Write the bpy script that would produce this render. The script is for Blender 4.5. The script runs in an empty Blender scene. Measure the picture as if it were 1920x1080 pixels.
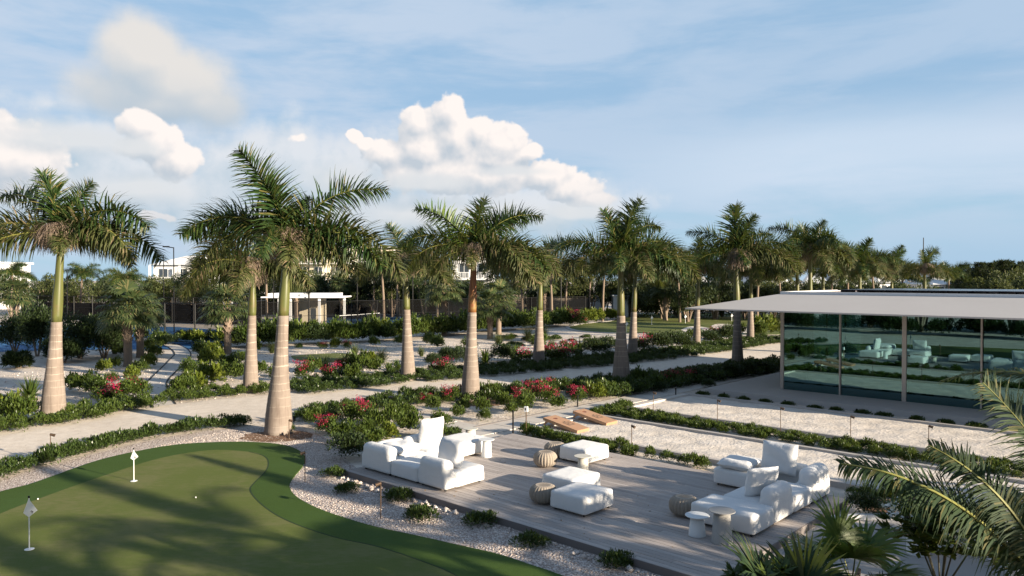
import bpy, bmesh, math, random
import numpy as np
from mathutils import Vector, Matrix, Euler
R = math.radians
random.seed(7); rng = np.random.default_rng(7)
S = bpy.context.scene
C = S.collection

# ---------------------------------------------------------------- camera
F, HC, HY = 1400.0, 5.2, 522.0
PITCH = math.atan((540-HY)/F)
cd = bpy.data.cameras.new('camera'); cam = bpy.data.objects.new('camera', cd); C.objects.link(cam)
cd.sensor_width = 36.0; cd.lens = 36.0*F/1920.0; cd.clip_start = 0.1; cd.clip_end = 3000
cam.location = (0, 0, HC); cam.rotation_euler = (R(90)-PITCH, 0, 0)
S.camera = cam

def G(px, py, z=0.0):
    """where the sight line through a photo pixel meets the height z"""
    x = (px-960)/F; q = (540-py)/F
    r = (x, math.cos(PITCH)+math.sin(PITCH)*q, -math.sin(PITCH)+math.cos(PITCH)*q)
    t = (z-HC)/r[2]
    return (r[0]*t, r[1]*t)
A = R(43.1); UX, UY, VX, VY = math.cos(A), -math.sin(A), math.sin(A), math.cos(A)
def W(u, v): return (u*UX+v*VX, u*UY+v*VY)      # garden grid -> world
GR = -A                                          # rotation of the garden grid

# ---------------------------------------------------------------- light
SUN_EL = 14.0
sd = Vector((.853*math.cos(R(SUN_EL)), -.52*math.cos(R(SUN_EL)), math.sin(R(SUN_EL)))).normalized()
sl = bpy.data.lights.new('sun', 'SUN'); sl.energy = 4.8; sl.angle = R(0.55); sl.color = (1.0, .86, .68)
so = bpy.data.objects.new('sun', sl); C.objects.link(so)
so.rotation_euler = sd.to_track_quat('Z', 'Y').to_euler(); so.location = (30, -20, 20)
S.view_settings.view_transform = 'Standard'; S.view_settings.look = 'None'
S.view_settings.exposure = 1.4; S.view_settings.gamma = 1
S.render.engine = 'CYCLES'
S.cycles.max_bounces = 6; S.cycles.transparent_max_bounces = 12
S.cycles.diffuse_bounces = 3; S.cycles.glossy_bounces = 3; S.cycles.transmission_bounces = 4

# ---------------------------------------------------------------- node helper
class T:
    """a node tree with terse maths"""
    def __init__(s, nt, flat=False): s.nt = nt; s.flat = flat
    def node(s, typ, ins=None, **kw):
        n = s.nt.nodes.new(typ)
        for k, v in kw.items(): setattr(n, k, v)
        for k, v in (ins or {}).items(): s.put(n.inputs[k], v)
        return n
    def put(s, sock, v):
        if isinstance(v, bpy.types.NodeSocket): s.nt.links.new(v, sock)
        else:
            if sock.type == 'RGBA' and len(v) == 3: v = (*v, 1)
            sock.default_value = v
    def m(s, op, a, b=0.0, c=0.0, clamp=False):
        n = s.node('ShaderNodeMath', operation=op, use_clamp=clamp)
        s.put(n.inputs[0], a); s.put(n.inputs[1], b)
        if op in ('MULTIPLY_ADD', 'SMOOTH_MAX', 'SMOOTH_MIN'): s.put(n.inputs[2], c)
        return n.outputs[0]
    def v(s, op, a, b=None, scale=None):
        n = s.node('ShaderNodeVectorMath', operation=op); s.put(n.inputs[0], a)
        if b is not None: s.put(n.inputs[1], b)
        if scale is not None: s.put(n.inputs['Scale'], scale)
        return n.outputs['Value'] if op in ('LENGTH', 'DOT_PRODUCT') else n.outputs['Vector']
    def ramp(s, fac, a, b, lo=0.0, hi=1.0, smooth=True):
        n = s.node('ShaderNodeMapRange', interpolation_type='SMOOTHSTEP' if smooth else 'LINEAR')
        for i, x in enumerate((fac, a, b, lo, hi)): s.put(n.inputs[i], x)
        return n.outputs[0]
    def mix(s, f, a, b, blend='MIX'):
        n = s.node('ShaderNodeMix', data_type='RGBA', blend_type=blend)
        s.put(n.inputs[0], f); s.put(n.inputs[6], a); s.put(n.inputs[7], b)
        return n.outputs[2]
    def noise(s, vec, scale, detail=4, rough=.55, dist=0.0):
        n = s.node('ShaderNodeTexNoise', {'Scale': scale, 'Detail': detail, 'Roughness': rough, 'Distortion': dist}, noise_dimensions='2D' if s.flat else '3D')
        if vec is not None: s.put(n.inputs['Vector'], vec)
        return n.outputs[0]
    def vor(s, vec, scale, feature='F1', out='Distance'):
        n = s.node('ShaderNodeTexVoronoi', {'Scale': scale}, feature=feature, voronoi_dimensions='2D' if s.flat else '3D')
        if vec is not None: s.put(n.inputs['Vector'], vec)
        return n.outputs[out]

# ---------------------------------------------------------------- sky with clouds
w = bpy.data.worlds.new('World'); S.world = w; w.use_nodes = True
w.node_tree.nodes.clear()
def blob_field(name, blobs, amp, nscale, billow):
    g = bpy.data.node_groups.new(name, 'ShaderNodeTree')
    g.interface.new_socket('P', in_out='INPUT', socket_type='NodeSocketVector')
    g.interface.new_socket('D', in_out='OUTPUT', socket_type='NodeSocketFloat')
    t = T(g, True); gi = t.node('NodeGroupInput'); go = t.node('NodeGroupOutput')
    p = gi.outputs[0]
    wn = t.node('ShaderNodeTexNoise', {'Scale': nscale*.5, 'Detail': 3, 'Vector': p}, noise_dimensions='2D')
    q = t.v('ADD', p, t.v('SCALE', t.v('SUBTRACT', wn.outputs['Color'], (.5, .5, .5)), scale=26.0))
    d = None
    for (cx, cy, rx, ry, s) in blobs:
        ax = math.atan((cx-960)/F)*F; ay = math.atan((HY-cy)/math.hypot(F, cx-960))*F
        k = t.m('MULTIPLY', t.m('SUBTRACT', 1.0, t.v('LENGTH', t.v('MULTIPLY', t.v('SUBTRACT', q, (ax, ay, 0)), (1/rx, 1/ry, 0)))), s)
        d = k if d is None else t.m('SMOOTH_MAX', d, k, .12)
    n = t.noise(p, nscale, 7, .6)
    d = t.m('ADD', d, t.m('MULTIPLY', t.m('SUBTRACT', n, .5), amp))
    if billow:
        v1 = t.vor(q, nscale*1.5)
        v2 = t.vor(q, nscale*3.6)
        d = t.m('ADD', d, t.m('MULTIPLY', t.m('SUBTRACT', .45, v1), billow))
        d = t.m('ADD', d, t.m('MULTIPLY', t.m('SUBTRACT', .45, v2), billow*.45))
    t.put(go.inputs[0], d)
    return g
t = T(w.node_tree, True)
tc = t.node('ShaderNodeTexCoord'); sp = t.node('ShaderNodeSeparateXYZ', {0: tc.outputs['Generated']})
az = t.m('MULTIPLY', t.m('ARCTAN2', sp.outputs[0], sp.outputs[1]), F)
el = t.m('MULTIPLY', t.m('ARCSINE', sp.outputs[2]), F)
cb = t.node('ShaderNodeCombineXYZ', {0: az, 1: el}); P = cb.outputs[0]
sky = t.node('ShaderNodeTexSky', sky_type='NISHITA', sun_disc=False, sun_elevation=R(SUN_EL),
             sun_rotation=math.atan2(sd.x, sd.y), air_density=1.0, dust_density=1.2, ozone_density=1.6)
K = 10.0                                     # cloud brightness is written for a background strength of 0.1
base = t.mix(.85, sky.outputs[0], (.215*K, .335*K, .475*K))
hz = t.ramp(el, 330, -60)                    # paler air towards the horizon
base = t.mix(t.m('MULTIPLY', hz, .6), base, (.31*K, .45*K, .53*K))
# high thin veils
st = t.v('MULTIPLY', P, (.0011, .0052, 0))
veil = t.noise(t.v('ADD', st, (3.1, .7, 0)), 2.2, 7, .56, .25)
stria = t.noise(t.v('MULTIPLY', P, (.006, .03, 0)), 1.5, 6, .6, .3)
vm = t.ramp(t.m('ADD', veil, t.m('MULTIPLY', t.m('SUBTRACT', stria, .5), .16)), .30, .66)
vm = t.m('MULTIPLY', vm, t.ramp(az, 620, -400, .55, .95))
base = t.mix(vm, base, (.335*K, .405*K, .50*K))
band = t.m('MULTIPLY', t.ramp(t.m('ABSOLUTE', t.m('SUBTRACT', t.m('ADD', el, t.m('MULTIPLY', t.m('SUBTRACT', veil, .5), 90)), 205)), 105, 10), t.ramp(az, 50, 560))
base = t.mix(t.m('MULTIPLY', band, .7), base, (.42*K, .48*K, .56*K))
low = t.m('MULTIPLY', t.ramp(el, 110, 20), t.ramp(az, 480, 760))
base = t.mix(t.m('MULTIPLY', low, .6), base, (.22*K, .34*K, .46*K))
# the blue deepens overhead and behind
base = t.mix(t.ramp(el, 560, 1300, 0, .8), base, (.07*K, .12*K, .22*K))
base = t.mix(t.ramp(t.m('ABSOLUTE', az), 1100, 2200, 0, .55), base, (.12*K, .17*K, .26*K))
def clouds(base, grp, soft, dark, lightc, off, gain, op=1.0, lo=0.0, basee=-300):
    d0 = t.node('ShaderNodeGroup'); d0.node_tree = grp; t.put(d0.inputs[0], P)
    d1 = t.node('ShaderNodeGroup'); d1.node_tree = grp; t.put(d1.inputs[0], t.v('ADD', P, off))
    D0, D1 = d0.outputs[0], d1.outputs[0]
    a = t.m('MULTIPLY', t.ramp(D0, lo, lo+soft), op)
    lit = t.m('ADD', .5, t.m('MULTIPLY', t.m('SUBTRACT', D0, D1), gain), clamp=True)
    lit = t.m('MULTIPLY', lit, t.ramp(el, basee-60, basee+70, .3, 1.0))
    return t.mix(a, base, t.mix(lit, dark, lightc))
far = blob_field('far_clouds', [(150, 265, 190, 52, 1), (520, 330, 280, 130, 1), (250, 350, 460, 120, 1.1), (640, 400, 480, 80, 1.1), (980, 390, 270, 80, 1.1), (560, 290, 130, 70, 1), (700, 320, 200, 90, 1), (90, 195, 90, 30, .5)], .9, .011, .25)
base = clouds(base, far, .75, (.31*K, .38*K, .44*K), (.47*K, .49*K, .52*K), (18, 34, 0), 1.3, .95)
hi = blob_field('tall_cloud', [(272, 108, 92, 84, 1.1), (325, 160, 150, 84, 1.1), (240, 175, 120, 62, .9), (375, 195, 100, 56, 1), (300, 200, 150, 44, 1)], .55, .010, .12)
base = clouds(base, hi, .6, (.29*K, .35*K, .41*K), (.49*K, .475*K, .46*K), (10, 60, 0), .9, 1.0, 0, 290)
cum = blob_field('cumulus', [(845, 214, 40, 42, 1.1), (855, 262, 58, 58, 1.1), (785, 238, 40, 40, 1.1), (792, 284, 60, 52, 1.1), (903, 250, 36, 34, 1), (945, 264, 52, 40, 1.1), (930, 292, 84, 40, 1), (988, 288, 30, 22, .9), (735, 292, 58, 34, .9), (664, 258, 22, 16, .9), (690, 271, 20, 15, .9), (870, 325, 190, 46, 1.1),
    (1020, 328, 66, 32, 1), (1075, 352, 80, 32, 1), (1112, 374, 56, 22, .9), (10, 300, 96, 62, 1.3), (-70, 290, 130, 90, 1.2), (262, 236, 44, 28, 1), (290, 268, 60, 36, 1), (328, 300, 50, 42, 1), (290, 408, 36, 9, .6), (560, 258, 22, 12, .5)], .50, .022, .30)
base = clouds(base, cum, .20, (.335*K, .375*K, .42*K), (.62*K, .575*K, .55*K), (14, 22, 0), 1.0, 1.0, .04, 130)
fr = blob_field('near_grey_cloud', [(130, 262, 140, 34, 1), (245, 275, 80, 24, 1), (60, 235, 60, 16, .8), (800, 345, 150, 26, 1), (960, 322, 110, 14, .9), (860, 410, 330, 50, 1.1), (1080, 395, 110, 26, 1), (260, 355, 150, 40, .9), (640, 350, 110, 60, .8)], .45, .012, .12)
base = clouds(base, fr, .8, (.29*K, .355*K, .41*K), (.46*K, .475*K, .49*K), (8, 36, 0), .9, .88)
bg = t.node('ShaderNodeBackground', {'Color': base, 'Strength': .062})
wo = t.node('ShaderNodeOutputWorld'); w.node_tree.links.new(bg.outputs[0], wo.inputs[0])
w.cycles.sampling_method = 'MANUAL'; w.cycles.sample_map_resolution = 512

# ---------------------------------------------------------------- materials
def mat(name, col=(.5, .5, .5), rough=.7, metal=0.0, build=None, spec=.4):
    m = bpy.data.materials.new(name); m.use_nodes = True
    t = T(m.node_tree); b = m.node_tree.nodes['Principled BSDF']
    t.put(b.inputs['Base Color'], (*col, 1)); b.inputs['Roughness'].default_value = rough
    b.inputs['Metallic'].default_value = metal; b.inputs['Specular IOR Level'].default_value = spec
    if build: build(t, b)
    return m
def bump(t, b, h, strength, dist):
    n = t.node('ShaderNodeBump', {'Height': h, 'Strength': strength, 'Distance': dist}); t.put(b.inputs['Normal'], n.outputs[0])
def obc(t): return t.node('ShaderNodeTexCoord').outputs['Object']
def geo(t): return t.node('ShaderNodeNewGeometry')

def leafmat(name, c1, c2, c3=None, trans=.3, rough=.5):
    """leaf by leaf colour, light shows through"""
    m = bpy.data.materials.new(name); m.use_nodes = True; nt = m.node_tree; nt.nodes.clear(); t = T(nt)
    rnd = geo(t).outputs['Random Per Island']
    ob = t.node('ShaderNodeObjectInfo').outputs['Random']
    col = t.mix(rnd, c1, c2)
    if c3 is not None: col = t.mix(t.ramp(rnd, .78, .96), col, c3)
    col = t.mix(t.m('MULTIPLY', ob, .35), col, c1)
    pb = t.node('ShaderNodeBsdfPrincipled', {'Base Color': col, 'Roughness': rough, 'Specular IOR Level': .35})
    tr = t.node('ShaderNodeBsdfTranslucent', {'Color': t.mix(.5, col, (.20, .24, .03))})
    mx = t.node('ShaderNodeMixShader', {0: trans, 1: pb.outputs[0], 2: tr.outputs[0]})
    o = t.node('ShaderNodeOutputMaterial', {0: mx.outputs[0]})
    return m

def b_sand(c1, c2, sc, bs, bd, speck=None):
    def f(t, b):
        p = obc(t)
        n = t.noise(p, sc, 6, .65); n2 = t.noise(p, sc*.09, 4, .6); n3 = t.noise(p, sc*7, 3, .6)
        c = t.mix(t.ramp(n, .3, .7), c1, c2)
        c = t.mix(t.ramp(n2, .35, .75, 0, .45), c, tuple(x*.72 for x in c1))
        c = t.mix(t.ramp(n3, .55, .75, 0, .45), c, tuple(min(.85, x*1.25) for x in c2))
        if speck: c = t.mix(t.ramp(t.noise(p, sc*3.3, 2), .64, .72, 0, .7), c, speck)
        t.put(b.inputs['Base Color'], c)
        bump(t, b, t.m('ADD', n, t.m('MULTIPLY', n3, .35)), bs, bd)
    return f
M = {}
M['ground'] = mat('sandy ground', rough=.95, build=b_sand((.52, .44, .36), (.68, .605, .52), 1.1, .8, .09, (.20, .16, .11)))
M['road'] = mat('crushed shell road', rough=.95, build=b_sand((.62, .535, .44), (.74, .655, .555), 2.6, .6, .03, (.40, .34, .28)))
M['court'] = mat('court sand', rough=.95, build=b_sand((.60, .53, .45), (.72, .65, .57), 1.5, .9, .06))
def f_gravel(t, b):
    p = obc(t)
    vn = t.node('ShaderNodeTexVoronoi', {'Scale': 24.0, 'Vector': p, 'Randomness': 1.0})
    h = t.node('ShaderNodeSeparateColor', {0: vn.outputs['Color']})
    c = t.mix(h.outputs[0], (.52, .44, .39), (.76, .69, .63))
    c = t.mix(t.ramp(vn.outputs['Distance'], .35, .62), c, (.32, .25, .21))
    c = t.mix(t.ramp(t.noise(p, .8, 4), .45, .8, 0, .4), c, (.50, .42, .36))
    t.put(b.inputs['Base Color'], c); bump(t, b, t.m('SUBTRACT', 1.0, vn.outputs['Distance']), .9, .03)
M['gravel'] = mat('pink white coral gravel', rough=.9, build=f_gravel)
def f_stone(t, b):
    r = geo(t).outputs['Random Per Island']
    t.put(b.inputs['Base Color'], t.mix(r, (.42, .34, .29), (.70, .63, .56)))
M['stone'] = mat('coral stone', rough=.9, build=f_stone)
def f_turf(c1, c2, c3):
    def f(t, b):
        p = obc(t); n = t.noise(p, 60, 3); n2 = t.noise(p, .55, 5, .65); n3 = t.noise(t.v('MULTIPLY', p, (1, 2.5, 1)), 3.5, 5, .7)
        c = t.mix(t.ramp(n, .35, .65), c1, c2)
        c = t.mix(t.ramp(t.m('ADD', t.m('MULTIPLY', n2, .6), t.m('MULTIPLY', n3, .4)), .42, .62, 0, .75), c, c3)
        t.put(b.inputs['Base Color'], c); bump(t, b, n, .5, .012)
    return f
M['turf'] = mat('short putting turf', rough=.85, build=f_turf((.095, .122, .028), (.128, .152, .038), (.165, .162, .066)), spec=.15)
M['fringe'] = mat('long fringe turf', rough=.85, build=f_turf((.036, .070, .012), (.064, .108, .020), (.055, .10, .022)), spec=.15)
M['seam'] = mat('turf seam', (.018, .04, .008), .9)
def f_deck(t, b):
    g = geo(t); r = g.outputs['Random Per Island']; p = obc(t)
    q = t.v('ADD', t.v('MULTIPLY', p, (1.2, 34, 1)), t.node('ShaderNodeCombineXYZ', {0: t.m('MULTIPLY', r, 90)}).outputs[0])
    n = t.noise(q, 1.6, 6, .65); n2 = t.noise(p, .7, 4)
    c = t.mix(r, (.33, .29, .265), (.48, .43, .395))
    c = t.mix(t.ramp(n, .35, .7, 0, .6), c, (.24, .21, .19))
    c = t.mix(t.ramp(n2, .4, .7, 0, .4), c, (.54, .47, .42))
    t.put(b.inputs['Base Color'], c); bump(t, b, n, .35, .006)
M['deck'] = mat('weathered deck boards', rough=.75, build=f_deck, spec=.3)
M['fascia'] = mat('deck side board', (.17, .15, .14), .8)
M['dark_gap'] = mat('dark underside', (.03, .028, .026), .9)
def f_fab(t, b):
    p = obc(t); n = t.noise(p, 6, 4, .6); wv = t.noise(p, 180, 2)
    t.put(b.inputs['Base Color'], t.mix(n, (.66, .655, .64), (.72, .715, .70)))
    bump(t, b, t.m('ADD', n, t.m('MULTIPLY', wv, .08)), .5, .03)
    b.inputs['Sheen Weight'].default_value = .15
M['fabric'] = mat('white outdoor fabric', rough=.9, build=f_fab, spec=.2)
M['foot'] = mat('black furniture foot', (.02, .02, .02), .5)
def f_conc(c1, c2, sc=1.2):
    def f(t, b):
        p = obc(t); n = t.noise(p, sc, 6, .65); n2 = t.noise(p, sc*14, 3)
        t.put(b.inputs['Base Color'], t.mix(t.m('ADD', t.m('MULTIPLY', n, .75), t.m('MULTIPLY', n2, .25)), c1, c2)); bump(t, b, n2, .25, .006)
    return f
M['conc'] = mat('pale concrete curb', rough=.85, build=f_conc((.36, .33, .30), (.50, .465, .43)))
M['paver'] = mat('limestone paver', rough=.8, build=f_conc((.46, .42, .37), (.62, .57, .51)))
M['slab'] = mat('pavilion terrace slab', rough=.75, build=f_conc((.36, .33, .31), (.47, .44, .41)))
M['roofw'] = mat('white roof render', rough=.8, build=f_conc((.44, .415, .39), (.52, .495, .47), .5))
M['table'] = mat('cream table', (.58, .55, .47), .55)
M['tableg'] = mat('grey concrete table', rough=.7, build=f_conc((.30, .29, .27), (.40, .385, .36), 3))
M['tablew'] = mat('white table', (.66, .67, .66), .5)
def f_rope(t, b):
    p = obc(t); wv = t.node('ShaderNodeTexWave', {'Scale': 26.0, 'Distortion': .6, 'Vector': p}, bands_direction='Z')
    t.put(b.inputs['Base Color'], t.mix(wv.outputs[1], (.24, .195, .15), (.43, .37, .30))); bump(t, b, wv.outputs[1], .6, .01)
M['rope'] = mat('woven rope', rough=.85, build=f_rope)
def f_ply(t, b):
    p = obc(t); n = t.noise(t.v('MULTIPLY', p, (1.2, 14, 4)), 2, 5)
    t.put(b.inputs['Base Color'], t.mix(n, (.34, .185, .10), (.46, .28, .165)))
M['ply'] = mat('varnished board', rough=.45, build=f_ply)
M['logo'] = mat('dark printed mark', (.07, .055, .05), .6)
M['hole'] = mat('board hole', (.16, .05, .035), .8)
M['bronze'] = mat('aged bronze', (.13, .085, .055), .45, .6)
M['black'] = mat('black metal', (.012, .012, .012), .45, .3)
M['white'] = mat('white paint', (.78, .78, .76), .5)
M['whitew'] = mat('white wall', rough=.8, build=f_conc((.66, .66, .65), (.76, .76, .74), .8))
M['cream'] = mat('cream wall', (.62, .54, .40), .8)
M['alu'] = mat('champagne aluminium', (.42, .38, .34), .4, .4)
M['solar'] = mat('solar panel', (.012, .014, .025), .2, .2)
M['pebble'] = mat('roof ballast pebbles', (.33, .25, .22), .95)
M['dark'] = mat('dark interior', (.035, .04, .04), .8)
M['floor_in'] = mat('interior floor', (.05, .06, .065), .5)
M['win'] = mat('window glass dark', (.04, .05, .06), .12, spec=.8)
M['blue'] = mat('blue court paint', rough=.8, build=f_conc((.018, .10, .24), (.025, .13, .29)))
M['blued'] = mat('dark blue court paint', (.012, .05, .11), .85)
M['screen'] = mat('fence windscreen', (.022, .02, .022), .9)
M['tanwall'] = mat('tan court wall', (.22, .18, .14), .9)
M['mulch'] = mat('mulch', rough=.95, build=b_sand((.12, .065, .035), (.26, .15, .09), 6, .9, .05))
M['patio'] = mat('patio pavers', rough=.85, build=f_conc((.27, .25, .23), (.38, .35, .32), 2))
M['water_ball'] = mat('golf ball', (.8, .8, .78), .4)
def f_trunk(t, b):
    p = obc(t); s = t.node('ShaderNodeSeparateXYZ', {0: p}); z = s.outputs[2]
    n = t.noise(p, 2.2, 5, .6); k = t.m('ADD', t.m('MULTIPLY', z, 3.6), t.m('MULTIPLY', n, .5))
    fr = t.m('FRACT', t.m('ADD', k, t.m('MULTIPLY', t.m('SINE', t.m('MULTIPLY', z, 4.1)), .22)))
    ring = t.m('MULTIPLY', t.ramp(t.m('ABSOLUTE', t.m('SUBTRACT', fr, .5)), .10, .0), t.ramp(n, .3, .55))
    upper = t.ramp(z, .8, 2.6, .25, 1)
    c = t.mix(n, (.165, .13, .105), (.29, .24, .20))
    c = t.mix(t.m('MULTIPLY', ring, upper), c, (.44, .38, .31))
    st = t.noise(t.v('MULTIPLY', p, (14, 14, .8)), 1, 4)
    c = t.mix(t.ramp(st, .48, .72, 0, .55), c, (.13, .10, .08))
    c = t.mix(t.ramp(t.noise(p, .9, 4), .5, .7, 0, .45), c, (.34, .30, .26))
    t.put(b.inputs['Base Color'], c); bump(t, b, t.m('ADD', st, t.m('MULTIPLY', ring, -.6)), .35, .02)
M['trunk'] = mat('royal palm trunk', rough=.85, build=f_trunk, spec=.2)
def f_shaft(c1, c2, c3):
    def f(t, b):
        p = obc(t); n = t.noise(t.v('MULTIPLY', p, (9, 9, .5)), 1, 4); r = t.node('ShaderNodeObjectInfo').outputs['Random']
        c = t.mix(t.ramp(n, .3, .7), c1, c2)
        c = t.mix(t.ramp(t.noise(p, 1.1, 3), .5, .68, 0, .8), c, c3)
        t.put(b.inputs['Base Color'], c)
    return f
M['shaft'] = mat('green crownshaft', rough=.4, build=f_shaft((.075, .085, .026), (.13, .135, .038), (.15, .095, .045)))
M['shaft_red'] = mat('peeling red brown crownshaft', rough=.5, build=f_shaft((.17, .06, .025), (.29, .13, .045), (.24, .22, .06)))
M['bark'] = mat('rough bark', rough=.95, build=f_conc((.13, .095, .07), (.30, .23, .17), 7))
M['frond'] = leafmat('royal palm leaflet', (.016, .042, .011), (.055, .09, .021), (.18, .15, .05), .22, .42)
M['frond_old'] = leafmat('ageing palm leaflet', (.045, .065, .018), (.11, .11, .035), (.26, .19, .11), .25, .6)
M['frond_lit'] = leafmat('young palm leaflet', (.05, .11, .015), (.15, .19, .03), None, .3, .4)
M['tassel'] = leafmat('dry flower strings', (.17, .12, .085), (.33, .25, .19), None, .15, .8)
M['rachis'] = mat('leaf rib', (.20, .20, .05), .5)
M['fan'] = leafmat('fan palm leaf', (.035, .06, .022), (.09, .115, .04), (.20, .18, .08), .25, .5)
M['coco'] = leafmat('coconut leaflet', (.012, .035, .01), (.035, .062, .015), (.11, .10, .03), .18, .7)
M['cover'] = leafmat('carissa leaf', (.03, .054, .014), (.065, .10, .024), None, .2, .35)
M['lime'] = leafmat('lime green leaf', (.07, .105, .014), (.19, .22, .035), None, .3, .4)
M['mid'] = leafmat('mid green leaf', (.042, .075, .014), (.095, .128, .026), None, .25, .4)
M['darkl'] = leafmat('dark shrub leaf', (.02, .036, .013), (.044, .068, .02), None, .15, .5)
M['tree'] = leafmat('distant tree leaf', (.045, .062, .018), (.10, .115, .035), (.14, .14, .055), .2, .6)
M['treed'] = leafmat('distant dark tree leaf', (.028, .045, .017), (.062, .082, .03), None, .2, .6)
M['casu'] = leafmat('casuarina needles', (.02, .036, .018), (.05, .068, .032), None, .15, .7)
M['grass'] = leafmat('ornamental grass blade', (.055, .085, .02), (.13, .15, .05), (.22, .19, .10), .25, .6)
M['flower'] = leafmat('magenta bract', (.32, .006, .05), (.52, .02, .11), None, .35, .6)
M['wflower'] = leafmat('white petal', (.75, .74, .68), (.82, .82, .78), None, .25, .6)
M['litter'] = leafmat('dry leaf', (.16, .09, .045), (.33, .22, .12), None, .1, .8)
M['stem'] = mat('woody stem', (.075, .07, .045), .9)
def f_glass():
    m = bpy.data.materials.new('teal curtain glass'); m.use_nodes = True; nt = m.node_tree; nt.nodes.clear(); t = T(nt)
    fr = t.node('ShaderNodeFresnel', {'IOR': 1.6})
    k = t.m('ADD', t.m('MULTIPLY', fr.outputs[0], .9), .40, clamp=True)
    gl = t.node('ShaderNodeBsdfGlossy', {'Color': (.24, .43, .45), 'Roughness': .006})
    tr = t.node('ShaderNodeBsdfTransparent', {'Color': (.26, .42, .41)})
    mx = t.node('ShaderNodeMixShader', {0: k, 1: tr.outputs[0], 2: gl.outputs[0]})
    t.node('ShaderNodeOutputMaterial', {0: mx.outputs[0]})
    return m
M['glass'] = f_glass()
def f_mesh():
    m = bpy.data.materials.new('chain link'); m.use_nodes = True; nt = m.node_tree; nt.nodes.clear(); t = T(nt)
    d = t.node('ShaderNodeBsdfDiffuse', {'Color': (.012, .012, .012)}); tr = t.node('ShaderNodeBsdfTransparent')
    mx = t.node('ShaderNodeMixShader', {0: .30, 1: tr.outputs[0], 2: d.outputs[0]}); t.node('ShaderNodeOutputMaterial', {0: mx.outputs[0]})
    return m
M['chain'] = f_mesh()

# ---------------------------------------------------------------- object helpers
def link(name, me, parent=None, loc=None, rot=None):
    o = bpy.data.objects.new(name, me); C.objects.link(o)
    if parent is not None: o.parent = parent
    if loc is not None: o.location = loc
    if rot is not None: o.rotation_euler = rot
    return o
def tag(o, label=None, cat=None, group=None, kind=None):
    if label: o['label'] = label
    if cat: o['category'] = cat
    if group: o['group'] = group
    if kind: o['kind'] = kind
    return o
def empty(name, loc=(0, 0, 0), rz=0, **kw):
    o = link(name, None, None, loc, (0, 0, rz)); o.empty_display_size = .3
    return tag(o, **kw)
def copy_tree(o, parent=None):
    c = o.copy(); C.objects.link(c)
    if parent is not None: c.parent = parent
    for ch in o.children: copy_tree(ch, c)
    return c
class MB:
    def __init__(s): s.v = []; s.f = []; s.mi = []
    def add(s, vs, fs, mi=0):
        k = len(s.v); s.v += [tuple(x) for x in vs]; s.f += [tuple(i+k for i in f) for f in fs]; s.mi += [mi]*len(fs)
    def box(s, x0, x1, y0, y1, z0, z1, mi=0):
        s.add([(x0, y0, z0), (x1, y0, z0), (x1, y1, z0), (x0, y1, z0), (x0, y0, z1), (x1, y0, z1), (x1, y1, z1), (x0, y1, z1)],
              [(3, 2, 1, 0), (4, 5, 6, 7), (0, 1, 5, 4), (1, 2, 6, 5), (2, 3, 7, 6), (3, 0, 4, 7)], mi)
    def lathe(s, prof, n=20, cx=0, cy=0, mi=0, off=None):
        """prof: (radius, z) bottom to top; off(z) gives the axis"""
        vs = []
        for r, z in prof:
            ox, oy = off(z) if off else (0, 0)
            for i in range(n): a = 2*math.pi*i/n; vs.append((cx+ox+r*math.cos(a), cy+oy+r*math.sin(a), z))
        fs = [(j*n+i, j*n+(i+1) % n, (j+1)*n+(i+1) % n, (j+1)*n+i) for j in range(len(prof)-1) for i in range(n)]
        fs += [tuple(range(n))[::-1], tuple(range((len(prof)-1)*n, len(prof)*n))]
        s.add(vs, fs, mi)
    def tube(s, p, q, r, n=8, mi=0, r2=None):
        p = Vector(p); q = Vector(q); d = (q-p); m = d.to_track_quat('Z', 'Y').to_matrix(); r2 = r if r2 is None else r2
        vs = [p+m@Vector((r*math.cos(2*math.pi*i/n), r*math.sin(2*math.pi*i/n), 0)) for i in range(n)]
        vs += [q+m@Vector((r2*math.cos(2*math.pi*i/n), r2*math.sin(2*math.pi*i/n), 0)) for i in range(n)]
        s.add(vs, [(i, (i+1) % n, n+(i+1) % n, n+i) for i in range(n)]+[tuple(range(n))[::-1], tuple(range(n, 2*n))], mi)
    def build(s, name, mats, parent=None, smooth=False, loc=None, rot=None):
        me = bpy.data.meshes.new(name); me.from_pydata(s.v, [], s.f)
        for m in (mats if isinstance(mats, (list, tuple)) else [mats]): me.materials.append(m)
        if any(s.mi): me.polygons.foreach_set('material_index', s.mi)
        if smooth: me.polygons.foreach_set('use_smooth', [True]*len(s.f))
        me.update()
        return link(name, me, parent, loc, rot)
def quads(name, V4, mats, mi=None):
    """V4: (n,4,3) array -> mesh of n separate quads"""
    V4 = np.asarray(V4, dtype=np.float32); n = len(V4)
    me = bpy.data.meshes.new(name); me.vertices.add(n*4); me.vertices.foreach_set('co', V4.reshape(-1))
    me.loops.add(n*4); me.loops.foreach_set('vertex_index', np.arange(n*4, dtype=np.int32))
    me.polygons.add(n); me.polygons.foreach_set('loop_start', np.arange(0, n*4, 4, dtype=np.int32))
    for m in (mats if isinstance(mats, (list, tuple)) else [mats]): me.materials.append(m)
    if mi is not None: me.polygons.foreach_set('material_index', np.asarray(mi, dtype=np.int32))
    me.update(); me.validate()
    return me
def unit(a): return a/(np.linalg.norm(a, axis=-1, keepdims=True)+1e-9)
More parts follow.
